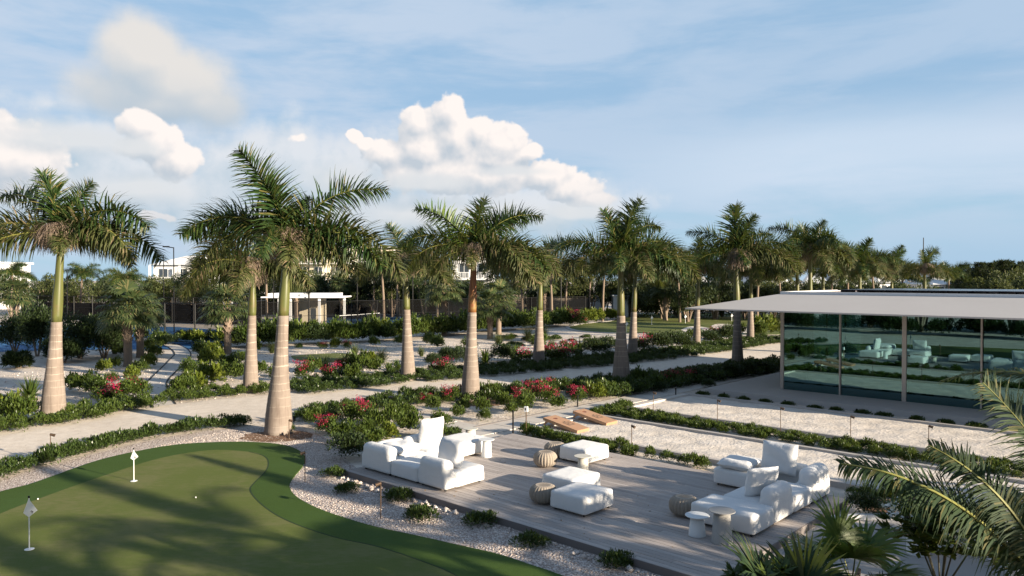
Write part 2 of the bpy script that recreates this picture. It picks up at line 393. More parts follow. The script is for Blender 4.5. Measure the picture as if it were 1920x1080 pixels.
def leaves(P, D, L, Wd, g=rng, roll=1.0):
    """diamond leaves at P pointing along D (n,3), length L, width Wd"""
    D = unit(D); up = np.array([0, 0, 1.0]); s = unit(np.cross(D, up)+1e-3*g.normal(size=D.shape))
    s = unit(s+roll*.5*g.normal(size=D.shape)*.6); nrm = np.cross(D, s)
    L = np.broadcast_to(np.asarray(L), (len(P),))[:, None]; Wd = np.broadcast_to(np.asarray(Wd), (len(P),))[:, None]
    m = P+D*L*.45+nrm*L*.06
    return np.stack([P, m+s*Wd*.5, P+D*L-nrm*L*.1, m-s*Wd*.5], axis=1)
def sheet(name, pts, z, m, th=0.0, kind='structure', label=None):
    """flat polygon (world xy) at height z, optionally with a skirt down to z-th"""
    bm = bmesh.new(); vs = [bm.verts.new((x, y, z)) for x, y in pts]
    f = bm.faces.new(vs); f.normal_update()
    if f.normal.z < 0: f.normal_flip()
    bmesh.ops.triangulate(bm, faces=bm.faces[:])
    if th:
        n = len(pts); lo = [bm.verts.new((x, y, z-th)) for x, y in pts]; bm.verts.ensure_lookup_table()
        for i in range(n): bm.faces.new((vs[i], vs[(i+1) % n], lo[(i+1) % n], lo[i]))
        bmesh.ops.recalc_face_normals(bm, faces=bm.faces[:])
    me = bpy.data.meshes.new(name); bm.to_mesh(me); bm.free(); me.materials.append(m)
    o = link(name, me)
    if kind: o['kind'] = kind
    return o
def smooth_line(pts, n=8):
    out = []; m = len(pts)
    for i in range(m-1):
        p0 = pts[max(i-1, 0)]; p1 = pts[i]; p2 = pts[i+1]; p3 = pts[min(i+2, m-1)]
        for k in range(n):
            t_ = k/n
            out.append(tuple(.5*((2*p1[j])+(-p0[j]+p2[j])*t_+(2*p0[j]-5*p1[j]+4*p2[j]-p3[j])*t_*t_+(-p0[j]+3*p1[j]-3*p2[j]+p3[j])*t_**3) for j in range(2)))
    out.append(tuple(pts[-1])); return out
def GL(pts, z=0, n=6): return smooth_line([G(x, y, z) for x, y in pts], n)
def ribbon(mb, line, wd, z0, z1, mi=0):
    """a curb of width wd along a line of xy points"""
    L = [Vector(p) for p in line]; ns = []
    for i in range(len(L)):
        d = (L[min(i+1, len(L)-1)]-L[max(i-1, 0)]).normalized(); ns.append(Vector((-d.y, d.x)))
    vs = []
    for p, n in zip(L, ns):
        a = p+n*wd/2; b = p-n*wd/2
        vs += [(a.x, a.y, z0), (a.x, a.y, z1), (b.x, b.y, z1), (b.x, b.y, z0)]
    fs = []
    for i in range(len(L)-1):
        k = i*4
        for j in range(3): fs.append((k+j, k+j+1, k+4+j+1, k+4+j))
    fs += [(0, 3, 2, 1), ((len(L)-1)*4, (len(L)-1)*4+1, (len(L)-1)*4+2, (len(L)-1)*4+3)]
    mb.add(vs, fs, mi)

# ---------------------------------------------------------------- the ground
tag(sheet('ground', [(-900, -60), (900, -60), (900, 1600), (-900, 1600)], 0, M['ground']))
far_road = [(-260, 838), (0, 808), (83, 795), (200, 775), (267, 767), (333, 758), (433, 748), (500, 742), (547, 735), (693, 720), (780, 712), (867, 707), (980, 697), (1120, 685), (1250, 671), (1350, 657), (1457, 640), (1560, 622)]
near_road = [(-260, 985), (0, 886), (100, 854), (200, 828), (300, 808), (400, 793), (470, 786), (547, 784), (620, 774), (700, 762), (780, 748), (880, 742), (972, 730), (1090, 719), (1190, 710), (1265, 702), (1375, 690), (1457, 676), (1620, 652)]
sheet('gravel_road', GL(far_road)+GL(near_road)[::-1], .008, M['road'])
grav = [(-300, 1010), (0, 900), (150, 858), (300, 822), (430, 804), (560, 803), (640, 840), (672, 880), (960, 980), (1250, 1085), (1600, 1300), (-600, 1700)]
sheet('gravel_bed', GL(grav, n=3), .004, M['gravel'])
outer = [(-260, 1030), (-100, 960), (0, 922), (60, 906), (133, 880), (187, 862), (250, 847), (333, 833), (433, 828), (500, 830), (540, 836), (563, 846), (572, 858), (568, 873), (552, 892), (543, 908), (548, 923), (567, 938), (600, 954), (640, 968), (700, 986), (783, 1004), (867, 1023), (933, 1038), (1000, 1060), (1050, 1077), (1150, 1120), (1300, 1230)]
inner = [(-300, 1090), (-100, 1010), (0, 963), (100, 925), (200, 890), (300, 859), (393, 844), (467, 847), (493, 854), (503, 865), (499, 882), (477, 905), (469, 917), (477, 932), (500, 953), (533, 973), (583, 993), (640, 1010), (710, 1025), (800, 1055), (857, 1080), (960, 1150), (1010, 1240)]
sheet('putting_green_fringe', GL(outer, .03)+[G(1250, 1700, .03), G(-700, 1900, .03)], .03, M['fringe'], .03)
sheet('putting_green', GL(inner, .034)+[G(1000, 1650, .034), G(-650, 1850, .034)], .034, M['turf'])
mb = MB(); ribbon(mb, GL(inner[7:], .036, 8), .035, .0345, .037); so_ = mb.build('turf_seam', M['seam']); so_['kind'] = 'structure'
# far putting green with its two bunkers
fg = [(1065, 613), (1085, 620), (1150, 624), (1275, 627), (1400, 627), (1500, 622), (1500, 592), (1425, 590), (1300, 587), (1175, 589), (1135, 591), (1150, 597), (1140, 603), (1100, 607)]
sheet('far_putting_green', GL(fg+[fg[0]])[:-1], .03, M['turf'], .03)
mb = MB(); ribbon(mb, GL([(1275, 628), (1150, 625), (1085, 621), (1064, 613), (1100, 606.5), (1142, 602.5), (1152, 597), (1134, 590)]), .45, 0, .06); mb.build('green_curb', M['conc'])['kind'] = 'structure'
sheet('sand_bunker', GL([(1277, 619), (1292, 613), (1312, 613), (1337, 617), (1352, 620), (1338, 625), (1310, 626), (1285, 623), (1277, 619)])[:-1], .038, M['court'])
sheet('sand_bunker', GL([(1333, 612), (1345, 608), (1372, 609), (1400, 614), (1403, 624), (1375, 626), (1352, 623), (1340, 617), (1333, 612)])[:-1], .042, M['court'])
sheet('small_putting_green', GL([(545, 668), (580, 665), (640, 663), (690, 670), (680, 677), (620, 679), (560, 676), (545, 668)])[:-1], .03, M['turf'], .03)
sheet('garden_path_far', GL([(1095, 578), (1200, 576), (1240, 581), (1130, 588), (1150, 598), (1120, 600), (1085, 590), (1095, 578)])[:-1], .006, M['road'])
# left garden path with dark edging
pl = [(250, 638), (287, 643), (313, 650), (327, 662), (320, 673), (293, 700), (273, 722), (280, 745), (287, 765)]
pr = [(270, 634), (320, 643), (347, 652), (358, 665), (347, 680), (320, 707), (312, 720), (318, 740), (329, 758)]
sheet('garden_path', GL(pl)+GL(pr)[::-1], .014, M['paver'])
mb = MB(); ribbon(mb, GL(pl), .07, 0, .035); ribbon(mb, GL(pr), .07, 0, .035); mb.build('path_edging', M['dark_gap'])['kind'] = 'structure'

# paver walks: separate slabs
mb = MB()
v = 12.9
while v < 44:
    L = random.choice((.9, 1.2, 1.2)); mb.box(-18.62, -17.46, v, v+L-.035, 0, .03+random.uniform(-.002, .002)); v += L
u = -18.68
for i in range(5):
    mb.box(u-1.15, u-.035, 17.05, 18.35, 0, .028); u -= 1.19
for i in range(4): mb.box(-17.42, -16.62, 12.9+i*1.2, 14.06+i*1.2, 0, .029)
o = mb.build('paved_walk', M['paver'], loc=(0, 0, 0), rot=(0, 0, GR)); o['kind'] = 'structure'
mb = MB(); mb.box(-18.70, -18.64, 12.8, 44, 0, .045); mb.build('walk_edging', M['fascia'], rot=(0, 0, GR))['kind'] = 'structure'

# ---------------------------------------------------------------- deck
dk = empty('timber_deck', (*W(-16.55, 11.3), 0), GR, label='weathered grey timber deck raised above the gravel, under the white furniture', cat='deck')
mb = MB(); dw, dl, bw = 10.52, 6.42, .138
nb = int(dl/bw); bw = dl/nb
for i in range(nb):
    x = 0; j = 0
    while x < dw-.01:
        L = min(dw-x, random.uniform(2.4, 3.8) if j else random.uniform(1.0, 3.6))
        if dw-(x+L) < .5: L = dw-x
        h = .15+random.uniform(-.0015, .0015)
        mb.box(x, x+L-.004, i*bw+.004, (i+1)*bw-.006, .122, h); x += L; j += 1
mb.build('deck_boards', M['deck'], dk)
mb = MB(); mb.box(0, dw, -.022, -.001, 0, .148); mb.box(0, dw, dl+.001, dl+.022, 0, .148); mb.box(-.022, -.001, -.022, dl+.022, 0, .148); mb.box(dw+.001, dw+.022, -.022, dl+.022, 0, .148)
mb.build('fascia', M['fascia'], dk)
mb = MB(); mb.box(.02, dw-.02, .02, dl-.02, .0, .112); mb.build('underside', M['dark_gap'], dk)

# ---------------------------------------------------------------- bocce courts
def court(u0, u1, v0, v1, top, label, fill):
    e = empty('bocce_court', (*W(u0, v0), 0), GR, label=label, cat='bocce court')
    a, b, wt = u1-u0, v1-v0, .16
    for (x0, x1, y0, y1) in ((0, a, 0, wt), (0, a, b-wt, b)):
        m_ = MB(); m_.box(x0, x1, y0, y1, 0, top); m_.build('side_curb', M['conc'], e)
    m_ = MB(); m_.box(0, .3, wt+.002, b-wt-.002, 0, top-.012); m_.build('end_curb', M['paver'], e)
    n = 90; k = max(4, int(n*b/a)); vs = []; fs = []
    for j in range(k+1):
        for i in range(n+1):
            x = .3+(a-.3)*i/n; y = wt+(b-2*wt)*j/k
            vs.append((x, y, fill+.018*math.sin(x*3.1+y)*math.sin(y*4.7-x*1.3)+random.uniform(-.011, .011)))
    for j in range(k):
        for i in range(n): q = j*(n+1)+i; fs.append((q, q+1, q+n+2, q+n+1))
    m_ = MB(); m_.add(vs, fs); m_.build('sand_bed', M['court'], e, smooth=True)
court(-16.95, 6, 19.0, 22.45, .15, 'near sand bocce court behind the deck with two wooden toss boards at its left end', .075)
court(-16.95, 6, 24.55, 29.25, .15, 'far sand bocce court beside the glass pavilion terrace', .07)

# ---------------------------------------------------------------- glass pavilion
pv = empty('glass_pavilion', (*W(-16.6, 30.4), 0), GR, label='low glass walled pavilion with a thin white hipped roof and grey terrace slab', cat='pavilion')
PW, PD = 15.2, 17.0
mb = MB(); mb.box(0, PW, 0, PD, 0, .25); mb.build('terrace_slab', M['slab'], pv)
gx0, gy0 = 2.66, 2.2; gx1, gy1 = PW-.7, PD-2.2
mb = MB(); mb.box(gx0+.1, gx1, gy0+.1, gy1, .255, .262); mb.build('floor', M['floor_in'], pv)
top = 3.74
# glass panes and mullions on the two visible sides
xs = [gx0, gx0+2.49, gx0+5.02, gx0+7.67]
while xs[-1]+2.3 < gx1: xs.append(xs[-1]+2.3)
for i in range(len(xs)-1):
    mb = MB(); mb.box(xs[i]+.05, xs[i+1]-.05, gy0+.04, gy0+.055, .255, top); mb.build('glass_pane', M['glass'], pv)
for i, x in enumerate(xs):
    wd = .11 if i == 0 else (.12 if i == 2 else .045)
    mb = MB(); mb.box(x-wd, x+wd*.35, gy0, gy0+.12, .25, top); mb.build('mullion', M['alu'], pv)
ys = [gy0+2.6*i for i in range(6)]
for i in range(5):
    mb = MB(); mb.box(gx0+.0, gx0+.015, ys[i]+.13, ys[i+1]-.05, .255, top); mb.build('glass_pane', M['glass'], pv)
    mb = MB(); mb.box(gx0-.03, gx0+.05, ys[i+1]-.045, ys[i+1]+.045, .25, top); mb.build('mullion', M['alu'], pv)
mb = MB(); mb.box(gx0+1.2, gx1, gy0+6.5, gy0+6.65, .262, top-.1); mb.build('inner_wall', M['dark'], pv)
mb = MB(); mb.box(PW-.5, PW-.25, .05, PD-.3, .25, top); mb.build('added_shade_wall', M['whitew'], pv)  # unseen wall added to keep the sun off the terrace slab
# roof: thin eave, shallow hip
ez, hx, hr = 3.79, 3.1, .64; ox, oy = -.9, -.15
rx0, ry0, rx1, ry1 = ox, oy, PW+.6, PD+.6
def ringz(x0, y0, x1, y1, z): return [(x0, y0, z), (x1, y0, z), (x1, y1, z), (x0, y1, z)]
mb = MB()
mb.add(ringz(rx0+.0, ry0+.0, rx1, ry1, ez)+ringz(rx0, ry0, rx1, ry1, ez+.06)+ringz(rx0+hx, ry0+hx, rx1-hx, ry1-hx, ez+.06+hr),
       [(0, 1, 2, 3)][:0]+[(0, 1, 5, 4), (1, 2, 6, 5), (2, 3, 7, 6), (3, 0, 4, 7), (4, 5, 9, 8), (5, 6, 10, 9), (6, 7, 11, 10), (7, 4, 8, 11), (8, 9, 10, 11), (3, 2, 1, 0)])
mb.build('hipped_roof', M['roofw'], pv)
mb = MB(); z0 = ez+.06+hr
a0, b0, a1, b1 = rx0+hx+.01, ry0+hx+.01, rx1-hx, ry1-hx
for q in ((a0, a1, b0, b0+.15), (a0, a1, b1-.15, b1), (a0, a0+.15, b0+.152, b1-.152), (a1-.15, a1, b0+.152, b1-.152)): mb.box(*q, z0-.05, z0+.11)
mb.build('parapet', M['whitew'], pv)
mb = MB(); mb.box(a0+.16, a1-.16, b0+.16, b1-.16, z0, z0+.05); mb.build('roof_ballast', M['pebble'], pv)
x = a0+2.2
while x < a1-2:
    for j in range(3):
        y = b0+1.0+j*2.1
        m_ = MB(); m_.box(x, x+1.02, y, y+1.9, z0+.17, z0+.21); p_ = m_.build('solar_panel', M['solar'], pv)
        m_ = MB(); m_.box(x+.1, x+.16, y+.1, y+1.8, z0+.05, z0+.17); m_.box(x+.86, x+.92, y+.1, y+1.8, z0+.05, z0+.17); m_.build('rail', M['black'], p_)
    x += 1.04
# ---------------------------------------------------------------- furniture
def rbox(sx, sy, sz, r=.07, rt=None, n=12, puff=.015, seed=0, z0=0, pw=2.4):
    """soft upholstered block, origin at the bottom centre"""
    rt = rt or r; g = random.Random(seed)
    ph = [g.uniform(0, 6) for _ in range(6)]
    idx = {}; vs = []; fs = []
    def vert(i, j, k):
        if (i, j, k) in idx: return idx[(i, j, k)]
        def sp(t_): t_ = t_/n*2-1; return math.copysign(abs(t_)**.8, t_)
        x, y, z = sp(i), sp(j), sp(k)
        p = Vector((x*sx/2, y*sy/2, z*sz/2)); rr = rt if z > 0 else r
        rr = min(rr, sx/2*.98, sy/2*.98, sz/2*.98)
        c = Vector((max(-sx/2+rr, min(sx/2-rr, p.x)), max(-sy/2+rr, min(sy/2-rr, p.y)), max(-sz/2+rr, min(sz/2-rr, p.z))))
        d = p-c
        if d.length > 1e-6: p = c+d.normalized()*min(rr, d.length if max(abs(x), abs(y), abs(z)) < .999 else rr)
        bl = puff*(1-abs(x)**2)*(1-abs(y)**2)
        p.z += bl*(1 if z > 0 else 0)
        if abs(x) > .99: p.x += math.copysign(puff*(1-y*y)*(1-z*z), x)
        if abs(y) > .99: p.y += math.copysign(puff*(1-x*x)*(1-z*z), y)
        p.z += .002*math.sin(9*p.x+ph[0])*math.sin(7*p.y+ph[1])+.0015*math.sin(19*p.x+ph[2]+8*p.y)
        p.z += sz/2+z0
        idx[(i, j, k)] = len(vs); vs.append(p); return idx[(i, j, k)]
    for a in range(n):
        for b in range(n):
            fs += [(vert(a, b, n), vert(a+1, b, n), vert(a+1, b+1, n), vert(a, b+1, n)), (vert(a, b, 0), vert(a, b+1, 0), vert(a+1, b+1, 0), vert(a+1, b, 0)),
                   (vert(a, 0, b), vert(a+1, 0, b), vert(a+1, 0, b+1), vert(a, 0, b+1)), (vert(a, n, b), vert(a, n, b+1), vert(a+1, n, b+1), vert(a+1, n, b)),
                   (vert(0, a, b), vert(0, a, b+1), vert(0, a+1, b+1), vert(0, a+1, b)), (vert(n, a, b), vert(n, a+1, b), vert(n, a+1, b+1), vert(n, a, b+1))]
    m_ = MB(); m_.add(vs, fs); return m_
def pillow(wd, ht, th, seed=0, n=20):
    g = random.Random(seed); ph = [g.uniform(0, 6.3) for _ in range(4)]; m_ = MB(); vs = []; fs = []
    for side in (1, -1):
        for j in range(n+1):
            for i in range(n+1):
                x = i/n*2-1; y = j/n*2-1
                t_ = ((1-abs(x)**4.5)*(1-abs(y)**4.5))**.5
                pin = 1-.025*(1-abs(x)**2)*abs(y)**3; pin2 = 1-.025*(1-abs(y)**2)*abs(x)**3
                wr = .006*math.sin(11*x+ph[0]+4*y)*(1-t_)+.012*math.sin(26*x+ph[1])*max(0, y-.6)+.008*math.sin(5*y+ph[2]+3*x)
                vs.append((x*wd/2*pin2, side*(th/2*t_)+wr*(.4+t_), (y*ht/2*pin)+ht/2))
        k = 0 if side == 1 else (n+1)**2
        for j in range(n):
            for i in range(n):
                q = k+j*(n+1)+i; f = (q, q+1, q+n+2, q+n+1); fs.append(f[::-1] if side == 1 else f)
    m_.add(vs, fs); return m_
def feet(parent, sx, sy):
    for a in (-1, 1):
        for b in (-1, 1):
            m_ = MB(); m_.box(a*(sx/2-.1)-.02, a*(sx/2-.1)+.02, b*(sy/2-.1)-.02, b*(sy/2-.1)+.02, 0, .055); m_.build('foot', M['foot'], parent)
DZ = .152
def module(u0, u1, v0, v1, name, label, cat, group, arms=(), seat=.43, seed=1):
    """a sofa module; arms = list of (u0,u1,v0,v1,top,part name) raised blocks inside the footprint"""
    cu, cv = (u0+u1)/2, (v0+v1)/2
    e = empty(name, (*W(cu, cv), DZ), GR, label=label, cat=cat, group=group)
    # seat shrinks away from the arms
    s = [u0, u1, v0, v1]
    for (a, b, c, d, h, pn) in arms:
        if b-a < (u1-u0)*.7 or (d-c) > (v1-v0)*.7 and b-a < d-c:
            if abs(a-u0) < .02: s[0] = max(s[0], b-.03)
            else: s[1] = min(s[1], a+.03)
        else:
            if abs(c-v0) < .02: s[2] = max(s[2], d-.03)
            else: s[3] = min(s[3], c+.03)
    m_ = rbox(s[1]-s[0]-.01, s[3]-s[2]-.01, seat-.05, .035, .065, seed=seed, puff=.016, z0=.05)
    m_.build('seat', M['fabric'], e, True, ((s[0]+s[1])/2-cu, (s[2]+s[3])/2-cv, 0))
    for i, (a, b, c, d, h, pn) in enumerate(arms):
        m_ = rbox(b-a-.01, d-c-.01, h-.05, .05, min(b-a, d-c)*.42, seed=seed+i+7, puff=.012, z0=.05)
        m_.build(pn, M['fabric'], e, True, ((a+b)/2-cu, (c+d)/2-cv, 0))
    feet(e, u1-u0, v1-v0)
    return e
SG = 'white modular sofa pieces on the deck'
module(-16.42, -15.2, 11.68, 12.95, 'sofa_module', 'white corner sofa module with high arm at the near left deck corner', 'sofa', SG, [(-16.42, -15.2, 11.68, 12.03, .71, 'armrest'), (-16.42, -16.07, 12.03, 12.95, .66, 'backrest')], seed=11)
module(-16.42, -15.2, 12.96, 14.1, 'sofa_module', 'white low backed sofa module carrying the tall cushion of the left sofa', 'sofa', SG, [(-16.42, -16.07, 12.96, 14.1, .66, 'backrest')], seed=12)
module(-15.19, -14.13, 11.7, 12.75, 'sofa_module', 'backless white seat module between two arm blocks of the left sofa', 'sofa', SG, seed=13)
module(-14.12, -13.1, 11.7, 13.02, 'sofa_module', 'white sofa module at the right end of the left sofa, with leaning cushion', 'sofa', SG, [(-14.12, -13.1, 11.7, 12.05, .71, 'armrest')], seed=14)
module(-16.4, -15.22, 14.2, 15.42, 'sofa_module', 'white backless square module at the far end of the left sofa', 'sofa', SG, seed=15)
def cushion(loc, wd, ht, th, rot, label, seed):
    m_ = pillow(wd, ht, th, seed); o = m_.build('cushion', M['fabric'], None, True, loc, rot); return tag(o, label, 'cushion', 'white cushions on the sofas')
z_s = DZ+.43
cushion((*W(-15.88, 13.62), z_s-.0), .80, .74, .32, (R(9), 0, GR+R(90)), 'tall upright white cushion at the far end of the left sofa', 1)
cushion((*W(-13.62, 12.28), z_s-.0), .84, .68, .28, (R(-14), 0, GR), 'white cushion leaning on the right arm block of the left sofa', 2)
cushion((*W(-15.72, 12.0), z_s+.13), .82, .92, .24, (R(-90), 0, GR), 'white cushion lying flat on the left corner sofa seat', 3)
module(-7.82, -6.42, 13.72, 14.68, 'sofa_module', 'white backless chaise end of the right sofa, by two small tables', 'sofa', SG, seed=21)
module(-7.6, -6.42, 14.69, 15.66, 'sofa_module', 'white module with rounded arm block in the middle of the right sofa', 'sofa', SG, [(-6.8, -6.42, 14.69, 15.66, .74, 'armrest')], seed=22)
module(-7.6, -6.42, 15.67, 16.66, 'sofa_module', 'backless white seat module between the two arm blocks of the right sofa', 'sofa', SG, seed=23)
module(-7.68, -6.4, 16.67, 17.68, 'sofa_module', 'white corner module with high arm at the far right corner of the deck', 'sofa', SG, [(-6.8, -6.4, 16.67, 17.68, .76, 'armrest'), (-7.68, -6.8, 17.33, 17.68, .66, 'backrest')], seed=24)
module(-8.86, -7.69, 16.66, 17.68, 'sofa_module', 'white module with low back at the left end of the right sofa', 'sofa', SG, [(-8.86, -7.69, 17.36, 17.68, .60, 'backrest')], seed=25)
cushion((*W(-7.42, 17.12), z_s), .86, .74, .28, (R(-11), 0, GR), 'large upright white cushion leaning on the back of the right sofa', 4)
cushion((*W(-7.0, 15.22), z_s-.0), .76, .62, .28, (R(12), 0, GR+R(62)), 'small white cushion leaning on the middle arm block of the right sofa', 5)
cushion((*W(-8.32, 16.62), z_s+.12), .82, .72, .24, (R(-88), 0, GR+R(4)), 'white cushion lying flat on the left module of the right sofa', 6)
OG = 'white square ottomans in the middle of the deck'
module(-10.53, -9.55, 12.45, 13.5, 'ottoman', 'white square ottoman nearest the camera, right of the woven pouf', 'ottoman', OG, seed=31)
module(-11.55, -10.56, 13.35, 14.4, 'ottoman', 'white square ottoman just behind the nearest one', 'ottoman', OG, seed=32)
module(-13.17, -12.2, 15.98, 17.02, 'ottoman', 'white square ottoman at the back of the deck, beside two woven poufs', 'ottoman', OG, seed=33)
# woven poufs
def pouf_mesh():
    m_ = MB(); vs = []; N = 144; J = 26
    for j in range(J+1):
        th = math.pi*(j/J); z = -math.cos(th); r = math.sin(th)**.72
        for i in range(N):
            a = 2*math.pi*i/N; k = .96+.075*abs(math.sin(12*a))*(.4+.6*math.sin(th))
            rr = r*.315*k+ (0 if j not in (0, J) else .0); zz = .215+.215*math.copysign(abs(z)**.85, z)
            if z > .86: zz -= .03*(z-.86)/.14
            vs.append((rr*math.cos(a), rr*math.sin(a), zz))
    fs = [(j*N+i, j*N+(i+1) % N, (j+1)*N+(i+1) % N, (j+1)*N+i) for j in range(J) for i in range(N)]
    m_.add(vs, fs); return m_
pm = None
for (u_, v_, lb) in ((-13.0, 15.2, 'round woven rope pouf in sunlight, left of the back ottoman'), (-13.5, 16.22, 'round woven pouf in shade touching the back ottoman'),
                     (-10.93, 12.72, 'round woven pouf in shade left of the nearest ottoman'), (-8.15, 14.08, 'round woven pouf beside the chaise end of the right sofa')):
    if pm is None: pm = pouf_mesh().build('woven_pouf', M['rope'], None, True); o = pm
    else: o = pm.copy(); C.objects.link(o)
    o.location = (*W(u_, v_), DZ); o.rotation_euler = (0, 0, random.uniform(0, 6)); tag(o, lb, 'pouf', 'woven poufs on the deck')
def side_table(u_, v_, z, rt, rb, rn, h, m_, lb):
    e = empty('side_table', (*W(u_, v_), z), 0, label=lb, cat='side table', group='small round side tables')
    b = MB(); b.lathe([(rt*.96, h-.018), (rt, h-.012), (rt, h-.004), (rt*.985, h)], 40); b.build('table_top', m_, e)
    b = MB(); b.lathe([(rb, 0), (rb*.99, .01), (rn, h-.02)], 32); b.build('pedestal', m_, e, True)
side_table(-7.33, 13.16, DZ, .235, .17, .125, .40, M['tablew'], 'small white round side table with tapered pedestal in front of the chaise')
side_table(-6.78, 13.12, DZ, .25, .20, .155, .62, M['tableg'], 'tall grey round side table with thick pedestal in front of the chaise')
side_table(-12.02, 15.58, DZ, .235, .15, .13, .38, M['table'], 'cream round side table between the ottomans')
side_table(-14.93, 14.9, DZ, .225, .15, .11, .50, M['tablew'], 'white round side table touching the right side of the far left sofa module')
side_table(-17.1, 16.35, .03, .24, .17, .155, .42, M['table'], 'cream round side table standing on the paved walk behind the left sofa')

# toss boards
def toss_board(u_, v_, lb):
    e = empty('toss_board', (*W(u_, v_), .085), GR, label=lb, cat='toss board', group='wooden toss boards in the sand')
    L, Wd, hi_, th = 1.5, .66, .34, .02; a = math.atan(hi_/L)*0+math.asin((hi_-.09)/L)
    # the board: high end at x=0, falls towards +x
    pv_ = link('board', None, e, (0, 0, hi_), (0, a, 0)); C.objects.unlink(pv_); bpy.data.objects.remove(pv_)
    N = 28; bm = bmesh.new()
    ring = []; rr = .085; hx_, hy_ = .26, 0
    outer_ = []
    for i in range(N):
        an = 2*math.pi*i/N; ring.append(bm.verts.new((hx_+rr*math.cos(an), hy_+rr*math.sin(an), 0)))
        c_, s_ = math.cos(an), math.sin(an); k = min((.26 if c_ < 0 else .26)/max(abs(c_), 1e-6), (Wd/2)/max(abs(s_), 1e-6))
        outer_.append(bm.verts.new((hx_+k*c_, hy_+k*s_, 0)))
    for i in range(N): bm.faces.new((ring[i], outer_[i], outer_[(i+1) % N], ring[(i+1) % N]))
    q = [bm.verts.new(p) for p in ((.52, -Wd/2, 0), (L, -Wd/2, 0), (L, Wd/2, 0), (.52, Wd/2, 0))]; bm.faces.new(q)
    ex = bmesh.ops.extrude_face_region(bm, geom=bm.faces[:]); bmesh.ops.translate(bm, verts=[g_ for g_ in ex['geom'] if isinstance(g_, bmesh.types.BMVert)], vec=(0, 0, -th))
    bmesh.ops.recalc_face_normals(bm, faces=bm.faces[:])
    me = bpy.data.meshes.new('board'); bm.to_mesh(me); bm.free(); me.materials.append(M['ply'])
    bo = link('board', me, e, (0, 0, hi_), (0, a, 0))
    fr_ = MB(); fr_.box(0, L, -Wd/2, -Wd/2+.03, -.1, -th); fr_.box(0, L, Wd/2-.03, Wd/2, -.1, -th); fr_.box(0, .03, -Wd/2+.03, Wd/2-.03, -.1, -th); fr_.box(L-.03, L, -Wd/2+.03, Wd/2-.03, -.1, -th)
    fr_.build('side_frame', M['ply'], bo)
    ho = MB(); ho.lathe([(rr-.004, -.03), (rr-.004, -.005)], 24, .26, 0); ho.build('hole', M['hole'], bo)
    lg = MB(); cx, s2 = .86, .15
    for q_ in ((-s2, s2, -s2, -s2+.022), (-s2, s2, s2-.022, s2), (-s2, -s2+.022, -s2+.022, s2-.022), (s2-.022, s2, -s2+.022, s2-.022), (-.02, .02, -.03, .03), (-.08, -.055, -.09, .09), (.055, .08, -.09, .02), (.0, .055, -.09, -.068), (-s2-.06, -s2, -.012, .012), (-s2-.08, -s2-.03, .03, .05), (-s2-.08, -s2-.03, -.05, -.03)):
        lg.box(cx+q_[0], cx+q_[1], q_[2], q_[3], .001, .004)
    lg.build('printed_mark', M['logo'], bo)
    for s in (-1, 1):
        m_ = MB(); y = s*(Wd/2-.055)
        m_.add([(.10, y-.015, .25), (.20, y-.015, .23), (-.06, y-.015, 0), (-.12, y-.015, 0), (.10, y+.015, .25), (.20, y+.015, .23), (-.06, y+.015, 0), (-.12, y+.015, 0)],
               [(0, 1, 2, 3), (7, 6, 5, 4), (0, 4, 5, 1), (1, 5, 6, 2), (2, 6, 7, 3), (3, 7, 4, 0)]); m_.build('leg', M['ply'], e)
toss_board(-16.7, 19.75, 'wooden toss board with hole and dark square mark, nearer the deck')
toss_board(-16.75, 21.45, 'wooden toss board with hole and dark square mark, farther from the deck')

# ---------------------------------------------------------------- flags
def glyph(ch, mb, s, yoff):
    """block numeral, strokes in the xz plane"""
    seg = {'3': ['t', 'tr', 'm', 'br', 'b'], '2': ['t', 'tr', 'm', 'bl', 'b'], '1': ['tr', 'br']}[ch]; k = s*.16
    B = {'t': (-s*.4, s*.4, s-k, s), 'm': (-s*.4, s*.4, s*.5-k/2, s*.5+k/2), 'b': (-s*.4, s*.4, 0, k), 'tr': (s*.4-k, s*.4, s*.5, s), 'br': (s*.4-k, s*.4, 0, s*.5), 'bl': (-s*.4, -s*.4+k, 0, s*.5)}
    for q in seg: a, b, c, d = B[q]; mb.box(a, b, yoff-.0015, yoff+.0015, c, d)
def flag(x, y, z, h, lb, num=None, fl=.17, rz=0, grp='practice green flags', full=True):
    e = empty('golf_flag', (x, y, z), rz, label=lb, cat='golf flag', group=grp)
    m_ = MB(); m_.lathe([(.011 if full else .025, 0), (.011 if full else .025, h)], 8); m_.build('pole', M['white'], e)
    if full:
        m_ = MB(); m_.lathe([(.012, h), (.018, h+.005), (.018, h+.035), (.008, h+.045)], 10); m_.build('finial', M['black'], e)
        m_ = MB(); m_.lathe([(.085, .001), (.085, .006), (.05, .012), (.015, .02)], 16); m_.build('cup_ring', M['white'], e)
    s = fl
    m_ = MB(); fz = h-.01
    vs = [(0, -.012, fz), (-s*.38, -.012, fz-s*1.02), (0.0, -.012, fz-s*1.3), (s*.62, -.012, fz-s*.82)]
    m_.add(vs+[(a, b+.003, c) for a, b, c in vs], [(0, 1, 2, 3), (7, 6, 5, 4), (0, 4, 5, 1), (1, 5, 6, 2), (2, 6, 7, 3), (3, 7, 4, 0)])
    f_ = m_.build('flag_cloth', M['white'], e)
    if num:
        m_ = MB(); glyph(num, m_, .045, 0); m_.build('numeral', M['logo'], f_, loc=(s*.30, -.016, fz-s*.98), rot=(0, R(-48), 0))
x, y = G(55, 1030, .034); flag(x, y, .035, .98, 'near left putting flag marked 3, white diamond cloth', '3', .27)
x, y = G(251, 902, .034); flag(x, y, .035, .80, 'second putting flag marked 2, farther back on the near green', '2', .20)
